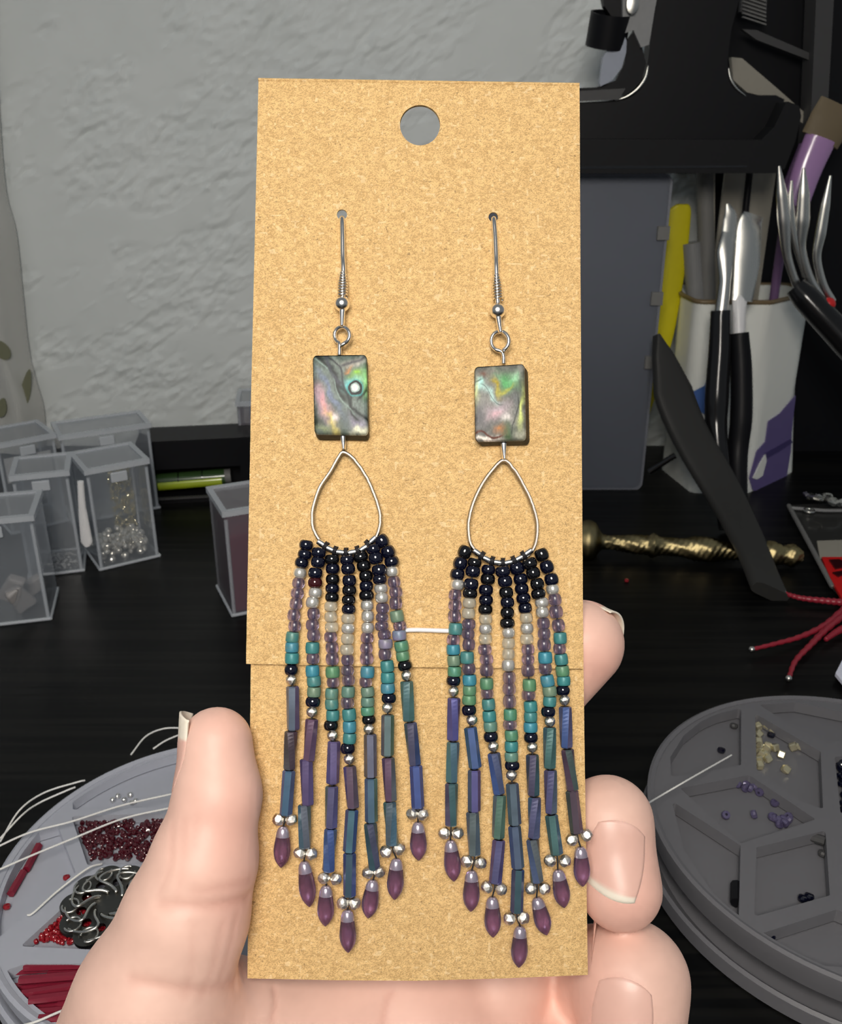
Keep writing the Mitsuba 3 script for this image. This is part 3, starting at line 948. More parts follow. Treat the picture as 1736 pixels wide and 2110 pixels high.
for line, wd, amp in creases:
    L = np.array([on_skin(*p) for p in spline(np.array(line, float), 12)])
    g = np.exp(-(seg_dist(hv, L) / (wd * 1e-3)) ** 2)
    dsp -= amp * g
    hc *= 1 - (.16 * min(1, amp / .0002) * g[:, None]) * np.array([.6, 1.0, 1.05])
# fine lines of the skin
q = hv @ np.stack([CU, CV, CN], 1)
dsp += .00005 * (meshkit.fbm(np.stack([q[:, 0] * 1500, q[:, 1] * 350, q[:, 2] * 800], 1), 3, 2) - .5)
hand_mesh = trimesh.Trimesh(hv + hn * dsp[:, None], hand_mesh.faces, process=False)
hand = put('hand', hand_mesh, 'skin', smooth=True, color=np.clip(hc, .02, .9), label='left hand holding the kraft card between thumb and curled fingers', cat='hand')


def skin_normal(p):
    e = 2e-4
    X = np.array([p + e * d * s_ for d in np.eye(3) for s_ in (1, -1)], np.float32)
    f = hand_field(X)
    return nrm([f[0] - f[1], f[2] - f[3], f[4] - f[5]])


def add_nail(centre, axis, normal, w, L, free, label, lift=.00022, over=.0):
    """A nail that follows the finger's skin; axis points to the finger tip, over lengthens its free edge beyond the skin."""
    n = nrm(normal)
    a = nrm(np.asarray(axis) - n * (np.asarray(axis) @ n))
    s = np.cross(n, a)
    nu, nv = 21, 27
    U, Vv = np.meshgrid(np.linspace(-1, 1, nu), np.linspace(0, 1, nv))
    vv = np.where(Vv < .5, -.5 * (1 - 2 * Vv) * np.sqrt(1 - .45 * U * U), .5 * (2 * Vv - 1) * (1 - .14 * U ** 2)) * L
    half = w / 2 * (.88 + .12 * np.sin(np.pi * np.clip(Vv * 1.05, 0, 1)))
    P0 = centre + a * vv[..., None] + s * (U * half)[..., None] + n * .009
    P0 = P0.reshape(-1, 3)
    t = np.zeros(len(P0))
    for _ in range(60):
        d = hand_field((P0 - n * t[:, None]).astype(np.float32))
        t = np.minimum(t + d * .7, .022)
    t = t.reshape(nv, nu)
    k = int(nv * (1 - free)) if over else nv - 1
    for i in range(nv):              # rows past the finger's end go on straight
        if i > k:
            t[i] = t[k] + (t[k] - t[k - 3]) / 3 * (i - k) * .6
    for _ in range(2):
        t[1:-1] = .25 * t[:-2] + .5 * t[1:-1] + .25 * t[2:]
    top = P0 - n * t.reshape(-1, 1)
    rise = (lift * (.15 + .85 * np.clip(Vv / .9, 0, 1)) * (1 - .55 * U ** 4)).reshape(-1, 1)
    top = top + n * rise
    bot = top - n * .0004
    f = np.clip((Vv - (1 - free) + .03 * (1 - U * U)) / .04, 0, 1).reshape(-1, 1)
    lun = np.clip(1 - np.hypot(U / .55, Vv / .16), 0, 1).reshape(-1, 1)
    base = np.array([.70, .435, .365]) * (1 - .05 * np.abs(U.reshape(-1, 1))) + lun * .06
    col = base * (1 - f) + np.array([.74, .68, .58]) * f
    idx = np.arange(nu * nv).reshape(nv, nu)
    q = np.stack([idx[:-1, :-1], idx[:-1, 1:], idx[1:, 1:], idx[1:, :-1]], -1).reshape(-1, 4)
    o = nu * nv
    F = np.vstack([q[:, [0, 1, 2]], q[:, [0, 2, 3]], q[:, [2, 1, 0]] + o, q[:, [3, 2, 0]] + o])
    edge = np.concatenate([idx[0, :], idx[1:, -1], idx[-1, -2::-1], idx[-2:0:-1, 0]])
    e2 = np.roll(edge, -1)
    F = np.vstack([F, np.stack([edge, o + edge, e2], 1), np.stack([e2, o + edge, o + e2], 1)])
    put('fingernail', trimesh.Trimesh(np.vstack([top, bot]), F, process=False), 'nail', hand, smooth=True, color=np.vstack([col, col]), label=label)


def dirpx(px, py, dx, dy):
    return nrm(C(px + dx, py + dy, 0) - C(px, py, 0))


kp = S(C(1270, 1770))
pm_ = on_skin(1272, 1772)
add_nail(pm_, dirpx(1272, 1772, -.30, 1.0), nrm(CN * 1.0 + CU * .05 - CV * .12), 118 * kp, 150 * kp, .10, 'fingernail of the middle finger')
pr_ = on_skin(1288, 2105)
add_nail(pr_, dirpx(1288, 2105, -.12, 1.0), nrm(CN + CU * .03), 112 * kp, 155 * kp, .10, 'fingernail of the ring finger')
tp = C(446, 1532, 3.2)
tn = nrm(-CU * 1.0 + CN * .10)
add_nail(tp - CV * 14 * kp, CV + CU * .03, tn, 96 * kp, 158 * kp, .30, 'thumbnail seen from its edge', lift=.00045, over=1)
ip = C(1196, 1327, -8.2)
add_nail(ip + nrm(CU * .75 + CV * .65) * 28 * kp, nrm(CU * .62 - CV * .02 + CN * .40), nrm(CU * .36 + CV * .74 - CN * .56), 118 * kp, 128 * kp, .22, 'fingernail of the index finger', lift=.0004, over=1)
# ------------------------------------------------------------------ clear bead boxes on the left


def frame2(p0, ex):
    """A frame on the desk: x along the front edge, y away, z up."""
    ex = nrm([ex[0], ex[1], 0])
    m = np.eye(4)
    m[:3, 0], m[:3, 1], m[:3, 2], m[:3, 3] = ex, [-ex[1], ex[0], 0], [0, 0, 1], p0
    return m


def hollow(w, d, h, t, r=.0008):
    import manifold3d as m3

    def hull(x0, x1, y0, y1, z0, z1, r):
        s = m3.Manifold.sphere(r, 10)
        return m3.Manifold.batch_hull([s.translate((x, y, z)) for x in (x0 + r, x1 - r) for y in (y0 + r, y1 - r) for z in (z0 + r, z1 - r)])
    m = (hull(0, w, 0, d, 0, h + .01, r) - hull(t, w - t, t, d - t, t, h + .02, r * .6)).trim_by_plane((0, 0, -1), -h).to_mesh()
    return trimesh.Trimesh(m.vert_properties[:, :3], m.tri_verts, process=False)


def bead_box(label, p0, ex, w, d, h, wall='box_wall', rim_mat='box_edge', latch=True, lid_mat='box_lid', tag_=False):
    t = thing('bead_box', label, 'bead box', 'small clear bead boxes on the desk')
    m = frame2(p0, ex)
    put('body', moved(hollow(w, d, h - .0022, .0008), m), wall, t, smooth=30)
    # thickened corners and the foot of the box
    rods = []
    for (x, y) in ((.0009, .0009), (w - .0009, .0009), (.0009, d - .0009), (w - .0009, d - .0009)):
        rods.append(sweep([(x, y, .001), (x, y, h - .004)], .0007, n=8, ref=[1, 0, 0]))
    for a, b in (((0, 0), (w, 0)), ((w, 0), (w, d)), ((w, d), (0, d)), ((0, d), (0, 0))):
        rods.append(sweep([(a[0], a[1], .0008), (b[0], b[1], .0008)], .0007, n=8, ref=[0, 0, 1]))
    put('edge', moved(cat(*rods), m), rim_mat, t, smooth=30)
    fr = Polygon([(-.0004, -.0004), (w + .0004, -.0004), (w + .0004, d + .0004), (-.0004, d + .0004)]).buffer(.0003, 4)
    inner = Polygon([(.0015, .0015), (w - .0015, .0015), (w - .0015, d - .0015), (.0015, d - .0015)])
    lid = put('lid', moved(prism(Polygon(inner.buffer(.0004)), h - .0012, h - .0006), m), lid_mat, t, smooth=False)
    put('rim', moved(prism(fr.difference(inner), h - .0022, h), m), rim_mat, lid, smooth=False)
    if latch:
        l = rbox(.007, .0014, .0045, .0005)
        l.apply_translation((w * .5, -.0009, h - .0075))
        put('latch', moved(l, m), rim_mat, lid)
    if tag_:
        put('paper_label', moved(box(w * .8, .0004, .012, (w / 2, .0016, h - .014)), m), 'label_grey', t, smooth=False, label='pale paper label')
    return m, w, d, h


bc = bead_box('clear box with crystal beads inside, rightmost of the left cluster', D(207, 1177), D(329, 1148) - D(207, 1177), .0262, .0262, .0468)
bb = bead_box('nearly empty clear box between the crystal bead box and the front left box', D(60, 1192), D(172, 1178) - D(60, 1192), .0222, .0240, .0468)
ba = bead_box('clear box with grey shell pieces inside, frontmost at the left edge', D(-60, 1297), D(105, 1278) - D(-60, 1297), .0290, .0262, .0448)
q0, q1 = D(-10, 916, .045), D(112, 893, .045)
bd = bead_box('clear box with a pale paper label, in the back row at the left edge', [q0[0], q0[1], 0], q1 - q0, np.linalg.norm((q1 - q0)[:2]), .027, .045, tag_=True)
q0, q1 = D(122, 898, .045), D(308, 872, .045)
be = bead_box('wide frosted box in the back row behind the crystal bead box', [q0[0], q0[1], 0], q1 - q0, np.linalg.norm((q1 - q0)[:2]), .024, .045)
bf = bead_box('clear box filled with dark red contents, beside the card left edge', D(480, 1272), [math.cos(.42), math.sin(.42)], .027, .0275, .0452, wall='maroon_wall', lid_mat='maroon_wall')
q0 = D(503, 985, .0)
bg = bead_box('reddish box almost hidden behind the card, near the spirit level', D(501, 1000, 0), [1, .12], .027, .026, .046, wall='maroon_wall', latch=False)


def scatter(n, xs, ys, heap, mesh, r, seed, mound=None):
    """Pieces in a heap, joined: xs, ys ranges in a box's own frame, heap(x, y) the height there."""
    R = np.random.default_rng(seed)
    out = []
    for _ in range(n):
        x, y = R.uniform(*xs), R.uniform(*ys)
        z = R.uniform(r, max(r * 1.01, heap(x, y)))
        m = frame_to((x, y, z), R.standard_normal(3), R.standard_normal(3))
        m[:3, :3] *= r * R.uniform(.8, 1.15)
        out.append(moved(mesh, m))
    return cat(*out)


cut_gem = trimesh.creation.icosphere(subdivisions=1)
cut_gem.vertices *= [1, 1, .8]
m, w, d, h = bc
put('crystal_beads', moved(scatter(110, (.003, w - .003), (.003, d - .003), lambda x, y: .0135 - .25 * abs(x - w * .55) - .15 * y, cut_gem, .0017, 3), m), 'silver_lined', smooth=False, kind='stuff',
    label='heap of clear crystal beads at the bottom of the clear box', cat='beads')
SMALL = lathe([(.3, -.55), (.85, -.5), (1, 0), (.85, .5), (.3, .55), (.3, -.55)], 9)
put('gold_seed_beads', moved(scatter(420, (w * .52, w - .0025), (d - .0046, d - .002), lambda x, y: .038, SMALL, .00062, 4), m), 'gold_loose', smooth=False, kind='stuff',
    label='column of tiny gold seed beads standing at the back of the crystal box', cat='beads')
m, w, d, h = bb
put('white_seed_beads', moved(scatter(90, (.003, w - .003), (.003, d - .003), lambda x, y: .003, SMALL, .0006, 5), m), 'label_grey', smooth=False, kind='stuff', label='thin layer of pale seed beads in the nearly empty box', cat='beads')
m, w, d, h = ba
for i, (x, y, z, tx, s) in enumerate(((.0135, .008, .0115, .5, 1.0), (.0205, .006, .0085, -.5, 1.0), (.0165, .016, .009, 1.2, .9))):
    pl = rbox(.0075 * s, .004, .012 * s, .0012)
    v = np.array(pl.vertices)
    v[:, 0] *= 1 - 25 * (v[:, 2] - .006)
    v += (meshkit.fbm(v * 400, 3, i)[:, None] - .5) * .0016
    pl = trimesh.Trimesh(v, pl.faces, process=False)
    mm = np.eye(4)
    mm[:3, :3] = trimesh.transformations.euler_matrix(.3, tx, .4 * i)[:3, :3]
    mm[:3, 3] = (x, y, z - .004)
    put('shell_piece', moved(moved(pl, mm), m), 'stone_grey', smooth=30, label=('grey shell piece lying highest in the front left box', 'grey shell piece leaning at the right in the front left box', 'grey shell piece at the back of the front left box')[i],
        cat='shell', group='grey shell pieces in the front left box')
m, w, d, h = bf
cm = rbox(w - .0026, d - .0026, .033, .001)
cm.apply_translation((w / 2, d / 2, .0012))
put('red_powder', moved(cm, m), 'cherry', label='dark red contents filling the box beside the card', cat='beads', kind='stuff')
stick = sweep(spline([Yp(166, 992, .352), Yp(170, 1050, .352), Yp(180, 1125, .352)], 20), np.concatenate([np.linspace(.0013, .0016, 10), np.linspace(.0018, .0026, 9), [.0012]]), .0012, 12, ref=[0, 1, 0])
put('plastic_stick', stick, 'white_plastic', smooth=50, label='slim white plastic stick wedged between two clear boxes', cat='stick')

# ------------------------------------------------------------------ spirit level by the wall
lv = thing('spirit_level', 'black spirit level with a yellow green vial, lying behind the boxes', 'spirit level')
p0, p1 = D(312, 1040, 0), D(520, 1028, 0)
ex = nrm((p1 - p0) * [1, 1, 0])
m = frame2(p0, ex)
import manifold3d as m3
bodym = m3.Manifold.cube((.150, .024, .0335)) - m3.Manifold.cube((.046, .030, .0150)).translate((-.004 + .008, -.012, .0035)) 
bodym = bodym.to_mesh()
LOFF = -.004
put('body', moved(moved(trimesh.Trimesh(bodym.vert_properties[:, :3], bodym.tri_verts, process=False), T().translate([LOFF, 0, 0]).matrix), m), 'black_satin', lv, smooth=False)
vy = .006
va, vb = [.0035, vy, .0100], [.0375, vy, .0112]
vial = put('vial', moved(sweep([va, vb], .0040, n=20, ref=[0, 1, 0]), m), 'vial_dark', lv)
put('fluid', moved(sweep([np.array(va) + [.0005, -.0016, -.0012], np.array(vb) + [-.0015, -.0016, -.0012]], .0030, n=20, ref=[0, 1, 0]), m), 'vial_green', vial, label='bright yellow green fluid')
for xm in (.014, .026):
    put('mark', moved(sweep([[xm, vy, .0100 + xm * .032], [xm + .0006, vy, .0100 + xm * .032]], .00412, n=20, ref=[0, 1, 0]), m), 'jet', vial)
put('cap', moved(sweep([[.0375, vy, .0112], [.0405, vy, .0113]], .0036, n=16, ref=[0, 1, 0]), m), 'mid_grey', vial)
put('lip', moved(box(.034, .002, .0008, (.018, -.0015, .0035)), m), 'dark_grey', lv, smooth=False)

# ------------------------------------------------------------------ curtain at the left
cv = thing('curtain', 'pale fabric with olive leaf print hanging at the left edge', 'fabric')
edge = spline(np.array([(-30, -520), (-16, -200), (-6, 150), (2, 300), (12, 400), (32, 480), (45, 600), (58, 720), (72, 780), (90, 850), (95, 960)], float), 60)
V, Fc = [], []
ns = 40
for i, (ex_, ey_) in enumerate(edge):
    for j in range(ns):
        s = j / (ns - 1)
        px = ex_ - 150 * s
        yy = .524 - .014 * math.sin(min(1, s * 2.5) * math.pi / 2) - .0012 * math.sin(s * 14 + i * .05)
        V.append(Yp(px, ey_, yy))
for i in range(len(edge) - 1):
    for j in range(ns - 1):
        a = i * ns + j
        Fc += [[a, a + 1, a + ns + 1], [a, a + ns + 1, a + ns]]
V = np.array(V)
V[:, 2] = np.maximum(V[:, 2], .0005)
cm = trimesh.Trimesh(V, np.array(Fc), process=False)
nn = np.array(cm.vertex_normals)
back = trimesh.Trimesh(V + np.array([0, .0015, 0]), np.array(Fc)[:, ::-1], process=False)
put('cloth', cat(cm, back), 'curtain_cloth', cv, smooth=True)
import scipy.spatial
for (lx, ly, lw, lh, la) in ((54, 800, 26, 84, .25), (6, 722, 26, 42, -.5), (3, 840, 22, 40, .2)):
    t = np.linspace(0, 2 * math.pi, 28)[:-1]
    ring = np.stack([lx + lw / 2 * np.sin(t) * (1 - .35 * np.cos(t)) * math.cos(la) + lh / 2 * np.cos(t) * math.sin(la), ly - lh / 2 * np.cos(t) * math.cos(la) + lw / 2 * np.sin(t) * math.sin(la)], 1)
    pr = np.array([Yp(x, y, .5085 + .012 * max(0, min(1, (x - 20) / 60))) for x, y in ring])
    put('leaf_print', plate(pr, .0008, [0, -1, 0]), 'leaf_print', cv, smooth=False, label='olive green printed leaf')

# ------------------------------------------------------------------ the two round bead trays


def tray(label, centre, R, ztop, comps, bs, base_r=None, floor_z=.0112):
    t = thing('bead_tray', label, 'bead tray', 'round divided bead trays')
    disc = Point(*centre).buffer(R, 64)
    cells = unary_union([Polygon([tuple(D(x, y, ztop)[:2]) for x, y in c]).buffer(-.0006).buffer(.0006, 4) for c in comps]).intersection(Point(*centre).buffer(R - .0022, 64))
    put('dividers', prism(disc.buffer(-.0004).difference(cells), floor_z + .0003, ztop), bs, t, smooth=False)
    put('floor', prism(disc.buffer(-.001), floor_z - .001, floor_z), bs, t, smooth=False)
    ringp = lathe([(R - .0016, floor_z - .002), (R - .0002, floor_z - .002), (R + .0006, ztop - .002), (R + .0006, ztop + .0004), (R - .0002, ztop + .0009), (R - .0012, ztop + .0004), (R - .0016, floor_z - .002)], 96)
    ringp.apply_translation((*centre, 0))
    put('rim', ringp, bs, t, smooth=40)
    lid = lathe([(0, 0), (R + .0010, 0), (R + .0018, .0006), (R + .0018, .0044), (R + .0010, .0050), (R + .0002, .0044), (R - .002, .0018), (0, .0018)], 96)
    lid.apply_translation((*centre, 0))
    put('lid', lid, bs, t, smooth=40, label='shallow lid nested under the tray')
    return cells


RZ = .0150
RC, RR = (.1147, .1863), .0548
right_cells = [
    [(1384, 1600), (1382, 1560), (1410, 1515), (1460, 1475), (1528, 1459), (1528, 1576), (1440, 1592)],
    [(1557, 1470), (1692, 1549), (1697, 1667), (1650, 1650), (1560, 1585)],
    [(1565, 1452), (1640, 1447), (1780, 1475), (1780, 1520), (1705, 1530), (1640, 1500)],
    [(1402, 1624), (1545, 1597), (1682, 1688), (1640, 1702), (1527, 1738)],
    [(1385, 1650), (1400, 1660), (1527, 1742), (1523, 1897), (1470, 1840), (1410, 1750)],
    [(1560, 1746), (1702, 1711), (1711, 1845), (1555, 1889)],
    [(1562, 1926), (1725, 1874), (1850, 1925), (1850, 2000), (1700, 1990), (1620, 1962)],
    [(1721, 1560), (1860, 1540), (1860, 1680), (1733, 1676)],
    [(1736, 1718), (1860, 1720), (1860, 1880), (1745, 1850)]]
rc = tray('grey round bead tray with few loose beads, right of the hand', RC, RR, RZ, right_cells, 'tray_grey')
LC, LR, LZ = (-.0535, .1756), .0495, .0100
left_cells = [
    [(150, 1640), (200, 1596), (280, 1568), (365, 1556), (430, 1552), (430, 1660), (150, 1668)],
    [(147, 1682), (330, 1676), (440, 1690), (430, 1780), (180, 1782)],
    [(30, 1730), (120, 1703), (156, 1798), (0, 1930), (-20, 1930), (-20, 1800)],
    [(42, 1950), (165, 1838), (190, 1802), (330, 1802), (330, 1957), (200, 1957)],
    [(12, 2000), (52, 1986), (330, 1986), (330, 2150), (120, 2150), (62, 2105)]]
lc = tray('lavender grey bead tray full of red beads, behind the thumb', LC, LR, LZ, left_cells, 'tray_lavender', floor_z=.0068)


def fill(name, label, poly, zf, n, r, bs, seed, layers=2.2):
    """A layer of seed beads in a compartment, all pieces of one heap."""
    pl = Polygon([tuple(D(x, y, zf)[:2]) for x, y in poly])
    R = np.random.default_rng(seed)
    x0, y0, x1, y1 = pl.bounds
    out, k = [], 0
    while k < n:
        x, y = R.uniform(x0, x1), R.uniform(y0, y1)
        if pl.contains(Point(x, y)):
            m = frame_to((x, y, zf + r * R.uniform(.7, layers)), R.standard_normal(3), R.standard_normal(3))
            m[:3, :3] *= r * R.uniform(.9, 1.1)
            out.append(moved(SMALL, m))
            k += 1
    put(name, cat(*out), bs, smooth=40, kind='stuff', label=label, cat='beads')


fill('garnet_seed_beads', 'heap of very dark red seed beads in the tray behind the thumb', [(160, 1700), (240, 1684), (420, 1684), (430, 1776), (186, 1776)], .0068, 620, .00068, 'beads_dark_red', 3)
fill('red_seed_beads', 'heap of bright red seed beads in the triangular cell behind the thumb', [(50, 1948), (165, 1842), (330, 1842), (330, 1950)], .0068, 640, .00066, 'beads_red', 4)
for i, (x0, y0, x1, y1) in enumerate([(22, 2003, 150, 1992), (50, 1994, 190, 1988), (40, 2020, 170, 2010), (30, 2035, 165, 2030), (45, 2050, 185, 2028), (60, 2062, 190, 2046), (50, 2078, 180, 2064), (70, 2088, 195, 2080), (80, 2100, 200, 2092), (110, 2040, 240, 2015), (120, 2070, 250, 2050), (130, 2110, 260, 2085), (100, 2006, 235, 2000)]):
    z = .0078 + .0011 * (i % 3)
    a, b = D(x0, y0, z), D(x1, y1, z)
    put('tube_bead', sweep([a, b], .00095, n=6, ref=[0, 0, 1]), 'red_tube', smooth=30, label='long dark red tube bead lying in the lower cell of the left tray', cat='bead', group='red tube beads in the lower cell')
for i, (x0, y0, x1, y1, lb) in enumerate([(80, 1742, 54, 1792, 'upper long red tube bead alone by the left tray rim'), (48, 1797, 22, 1842, 'lower long red tube bead alone by the left tray rim')]):
    put('tube_bead', sweep([D(x0, y0, .0079), D(x1, y1, .0079)], .0010, n=6, ref=[0, 0, 1]), 'red_tube', smooth=30, label=lb, cat='bead')
for i, (x, y, lb) in enumerate([(137, 1808, 'single red seed bead beside the thread end in the left tray'), (14, 1868, 'single red seed bead at the left picture edge')]):
    put('loose_bead', None, None, shape=shared('redb', SMALL, 'beads_red', 30), to_world=place(D(x, y, .0077), [0, .3, 1], .0009), label=lb, cat='bead')
for i, (x, y) in enumerate([(243, 1640), (256, 1648), (268, 1638), (279, 1650), (232, 1648), (272, 1654)]):
    put('crystal_bead', None, None, shape=shared('cgem', cut_gem, 'silver', False), to_world=place(D(x, y, .0077), rng.standard_normal(3), .0008), label='tiny sparkling crystal bead in the top cell of the left tray', cat='bead', group='crystals in the top cell')

# filigree pendant of dark silver
fil = thing('filigree_pendant', 'dark silver filigree pendant lying in the left tray behind the thumb', 'pendant')
fc = D(226, 1866, .0105)
fm = np.eye(4)
fm[:3, :3] = trimesh.transformations.rotation_matrix(.10, [1, 0, 0])[:3, :3]
fm[:3, 3] = fc
sc = .0125
lobes = unary_union([Point(0, 0).buffer(.62)] + [Point(.66 * math.cos(a), .66 * math.sin(a)).buffer(.26, 10) for a in np.arange(10) * math.pi / 5])
lobes = lobes.difference(unary_union([Point(.5 * math.cos(a), .5 * math.sin(a)).buffer(.09, 8) for a in np.arange(10) * math.pi / 5 + .3]))
pm = prism(lobes, -.04, .04)
pm.apply_scale(sc)
put('plate', moved(pm, fm), 'dark_silver', fil, smooth=False)
for a in np.arange(10) * math.pi / 5:
    t = np.linspace(0, 1, 26)
    rr = .25 + .55 * t
    th = a + .9 * np.sin(t * 3.0)
    pts = np.stack([rr * np.cos(th), rr * np.sin(th), .07 + .10 * np.sin(t * math.pi)], 1) * sc
    put('scroll', moved(sweep(pts, np.linspace(.036, .02, 26) * sc, n=7, ref=[0, 0, 1]), fm), 'steel', fil, smooth=True)
    t = np.linspace(0, 5.2, 22)
    pts = np.stack([.70 * math.cos(a + .1) + .15 * np.cos(t + a), .70 * math.sin(a + .1) + .15 * np.sin(t + a), .09 + 0 * t], 1) * sc
    put('curl', moved(sweep(pts, .022 * sc, n=7, ref=[0, 0, 1]), fm), 'steel', fil, smooth=True)
# white threads over the left tray
for pts, lb in [([(-20, 1752, .013), (60, 1716, .0135), (150, 1692, .0135), (250, 1660, .0135), (345, 1638, .0135), (380, 1630, .013)], 'white thread crossing the left tray, the upper of the two long ones'),
                ([(-20, 1800, .013), (60, 1765, .0135), (150, 1728, .0135), (250, 1688, .0135), (335, 1668, .0135), (380, 1660, .013)], 'white thread crossing the left tray, the lower of the two long ones'),
                ([(0, 1735, .003), (40, 1670, .006), (90, 1634, .011), (158, 1612, .0125), (175, 1608, .012)], 'white thread looping over the tray rim, outer strand at the left'),
                ([(0, 1728, .003), (45, 1680, .006), (80, 1655, .011), (135, 1630, .0125), (155, 1622, .012)], 'white thread looping over the tray rim, inner strand at the left'),
                ([(270, 1555, .0115), (300, 1518, .012), (335, 1502, .012), (370, 1500, .012), (390, 1502, .010)], 'white thread arching up beside the thumbnail, higher one'),
                ([(316, 1543, .0115), (340, 1527, .012), (370, 1514, .012), (390, 1508, .010)], 'white thread arching up beside the thumbnail, lower one'),
                ([(210, 1780, .0112), (180, 1790, .0125), (120, 1835, .0115), (70, 1880, .0108), (56, 1886, .0106)], 'white thread end lying on the wide divider of the left tray'),
                ([(40, 2115, .0115), (75, 2105, .012), (115, 2088, .012), (160, 2070, .011)], 'white thread at the bottom left corner under the thumb')]:
    put('thread', sweep(spline([D(*p) for p in pts], 50), .00026, n=7, ref=[0, 0, 1]), 'white_thread', smooth=True, label=lb, cat='thread')
put('thread', sweep(spline([C(1330, 1662, -7), D(1345, 1650, .026), D(1420, 1606, .0225), D(1508, 1556, .0165)], 40), .00022, n=7, ref=[0, 0, 1]), 'white_thread', smooth=True, label='stiff white thread end reaching over the right tray from the middle finger', cat='thread')

# loose beads in the right tray
zf = .0112
cube_bead = trimesh.convex.convex_hull(np.array([(x, y, z) for x in (-1, -.7, .7, 1) for y in (-1, -.7, .7, 1) for z in (-1, -.7, .7, 1) if sum(abs(k) > .9 for k in (x, y, z)) == 1]) * .8)
Z6 = lambda X, Y: (1180 + X / 2.971, 1400 + Y / 2.971)
for i, (X, Y) in enumerate([(1138, 250), (1136, 287), (1140, 330), (1138, 378), (1152, 410), (1146, 438), (1158, 465), (1146, 490), (1146, 525), (1196, 287), (1234, 310), (1198, 405), (1190, 432), (1240, 418), (1196, 484), (1280, 458), (1352, 412), (1384, 406), (1308, 550), (1180, 460)]):
    p = D(*Z6(X, Y), zf + .0011)
    put('silver_bead', None, None, shape=shared('goldb', cube_bead, 'gold_loose', False), to_world=place(p, rng.standard_normal(3), .0013), label='pale gold cube bead lying in the upper cell of the right tray', cat='bead', group='gold beads in the right tray')
for i, (X, Y) in enumerate([(1015, 640), (1040, 615), (1072, 605), (1055, 640), (1082, 640), (1100, 630), (1128, 660), (1108, 655), (1148, 690), (1090, 665), (1215, 690), (1240, 755), (1060, 665), (1225, 840), (1262, 860), (1290, 855), (1325, 840), (1328, 862), (1270, 885), (1300, 880), (1240, 848), (1440, 840), (940, 830), (1113, 825), (898, 650)]):
    p = D(*Z6(X, Y), zf + .0010)
    put('lilac_bead', None, None, shape=shared('lilac', SMALL, 'purple_loose', 30), to_world=place(p, rng.standard_normal(3), .0012), label='small lilac seed bead in the middle cell of the right tray', cat='bead', group='lilac beads in the right tray')
for X, Y, lb in [(990, 283, 'grey seed bead near the top of the left cell in the right tray'), (913, 432, 'navy seed bead beside the thread tip in the right tray'), (1218, 338, 'navy seed bead among the gold beads'), (1535, 1065, 'grey seed bead at the right side of the lower cell'), (1215, 1570, 'dark seed bead in the lowest cell of the right tray'), (1450, 1330, 'dark teal bead in the lower middle cell, right one'), (1412, 1340, 'dark teal bead in the lower middle cell, left one')]:
    put('loose_bead', None, None, shape=shared('nav_s' + ('g' if 'grey' in lb else ''), SMALL, 'dark_grey' if 'grey' in lb else 'navy', 30), to_world=place(D(*Z6(X, Y), zf + .001), [.2, .3, 1], .0012), label=lb, cat='bead')
put('bugle_loose', sweep([D(*Z6(1005, 1255), zf + .002), D(*Z6(1005, 1368), zf + .002)], .0014, n=8, ref=[0, 0, 1]), 'black_satin', smooth=30, label='dark bugle bead leaning in the lower left cell of the right tray', cat='bead')
put('bugle_loose', sweep([D(*Z6(1455, 960), zf + .002), D(*Z6(1545, 990), zf + .002)], .0012, n=8, ref=[0, 0, 1]), 'dark_grey', smooth=30, label='grey bugle bead in the corner of the lower middle cell', cat='bead')
fill('navy_seed_beads', 'heap of dark navy seed beads cut by the right picture edge', [(1724, 1562), (1800, 1548), (1800, 1680), (1735, 1674)], zf, 330, .0009, 'navy', 9)

# ------------------------------------------------------------------ right side: organizer, stand, cup and tools
org = thing('organizer_box', 'translucent blue grey plastic organizer case standing upright behind the card', 'storage case')
yo = .455
out = [Yp(1378, 358, yo), Yp(1362, 520, yo), Yp(1354, 690, yo), Yp(1345, 830, yo), Yp(1336, 985, yo)]
x1 = .1166
ow, oh, od = .145, .157, .026
pan = Polygon([(x1 - ow, 0), (x1, 0), (x1, oh), (x1 - ow, oh)]).buffer(-.004).buffer(.004, 8)
pm = prism(pan, 0, od)
inn = prism(pan.buffer(-.0016), .0014, od - .0014)
shell = m3.Manifold(m3.Mesh(np.asarray(pm.vertices, np.float32), np.asarray(pm.faces, np.uint32))) - m3.Manifold(m3.Mesh(np.asarray(inn.vertices, np.float32), np.asarray(inn.faces, np.uint32)))
sm_ = shell.to_mesh()
up = np.array([[1, 0, 0, 0], [0, 0, 1, yo], [0, 1, 0, 0], [0, 0, 0, 1.]])


def upright(mesh, y0):
    v = np.array(mesh.vertices)
    return trimesh.Trimesh(np.stack([v[:, 0], y0 + v[:, 2], v[:, 1]], 1), np.array(mesh.faces)[:, ::-1], process=False)


put('shell', upright(trimesh.Trimesh(sm_.vert_properties[:, :3], sm_.tri_verts, process=False), yo), 'organizer', org, smooth=False)
rim = prism(pan.buffer(.0005).difference(pan.buffer(-.0007)), -.0006, .0016)
put('rim', upright(rim, yo), 'organizer_edge', org, smooth=False)
put('divider', box(ow - .006, .020, .001, (x1 - ow / 2, yo + .013, .128)), 'organizer_edge', org, smooth=False)
for py in (480, 615, 746):
    p = Yp(1352, py, yo - .0008)
    put('hinge_tab', box(.0056, .003, .0062, (x1 - .0018, p[1], p[2])), 'mid_grey', org, smooth=False)
put('small_box_inside', moved(rbox(.05, .016, .024, .002), T().translate([x1 - .040, yo + .013, .1295]).matrix), 'black_satin', org)

# the black stand on top of the organizer
st = thing('stand', 'black stand with a flared post and wide foot above the organizer case', 'stand')


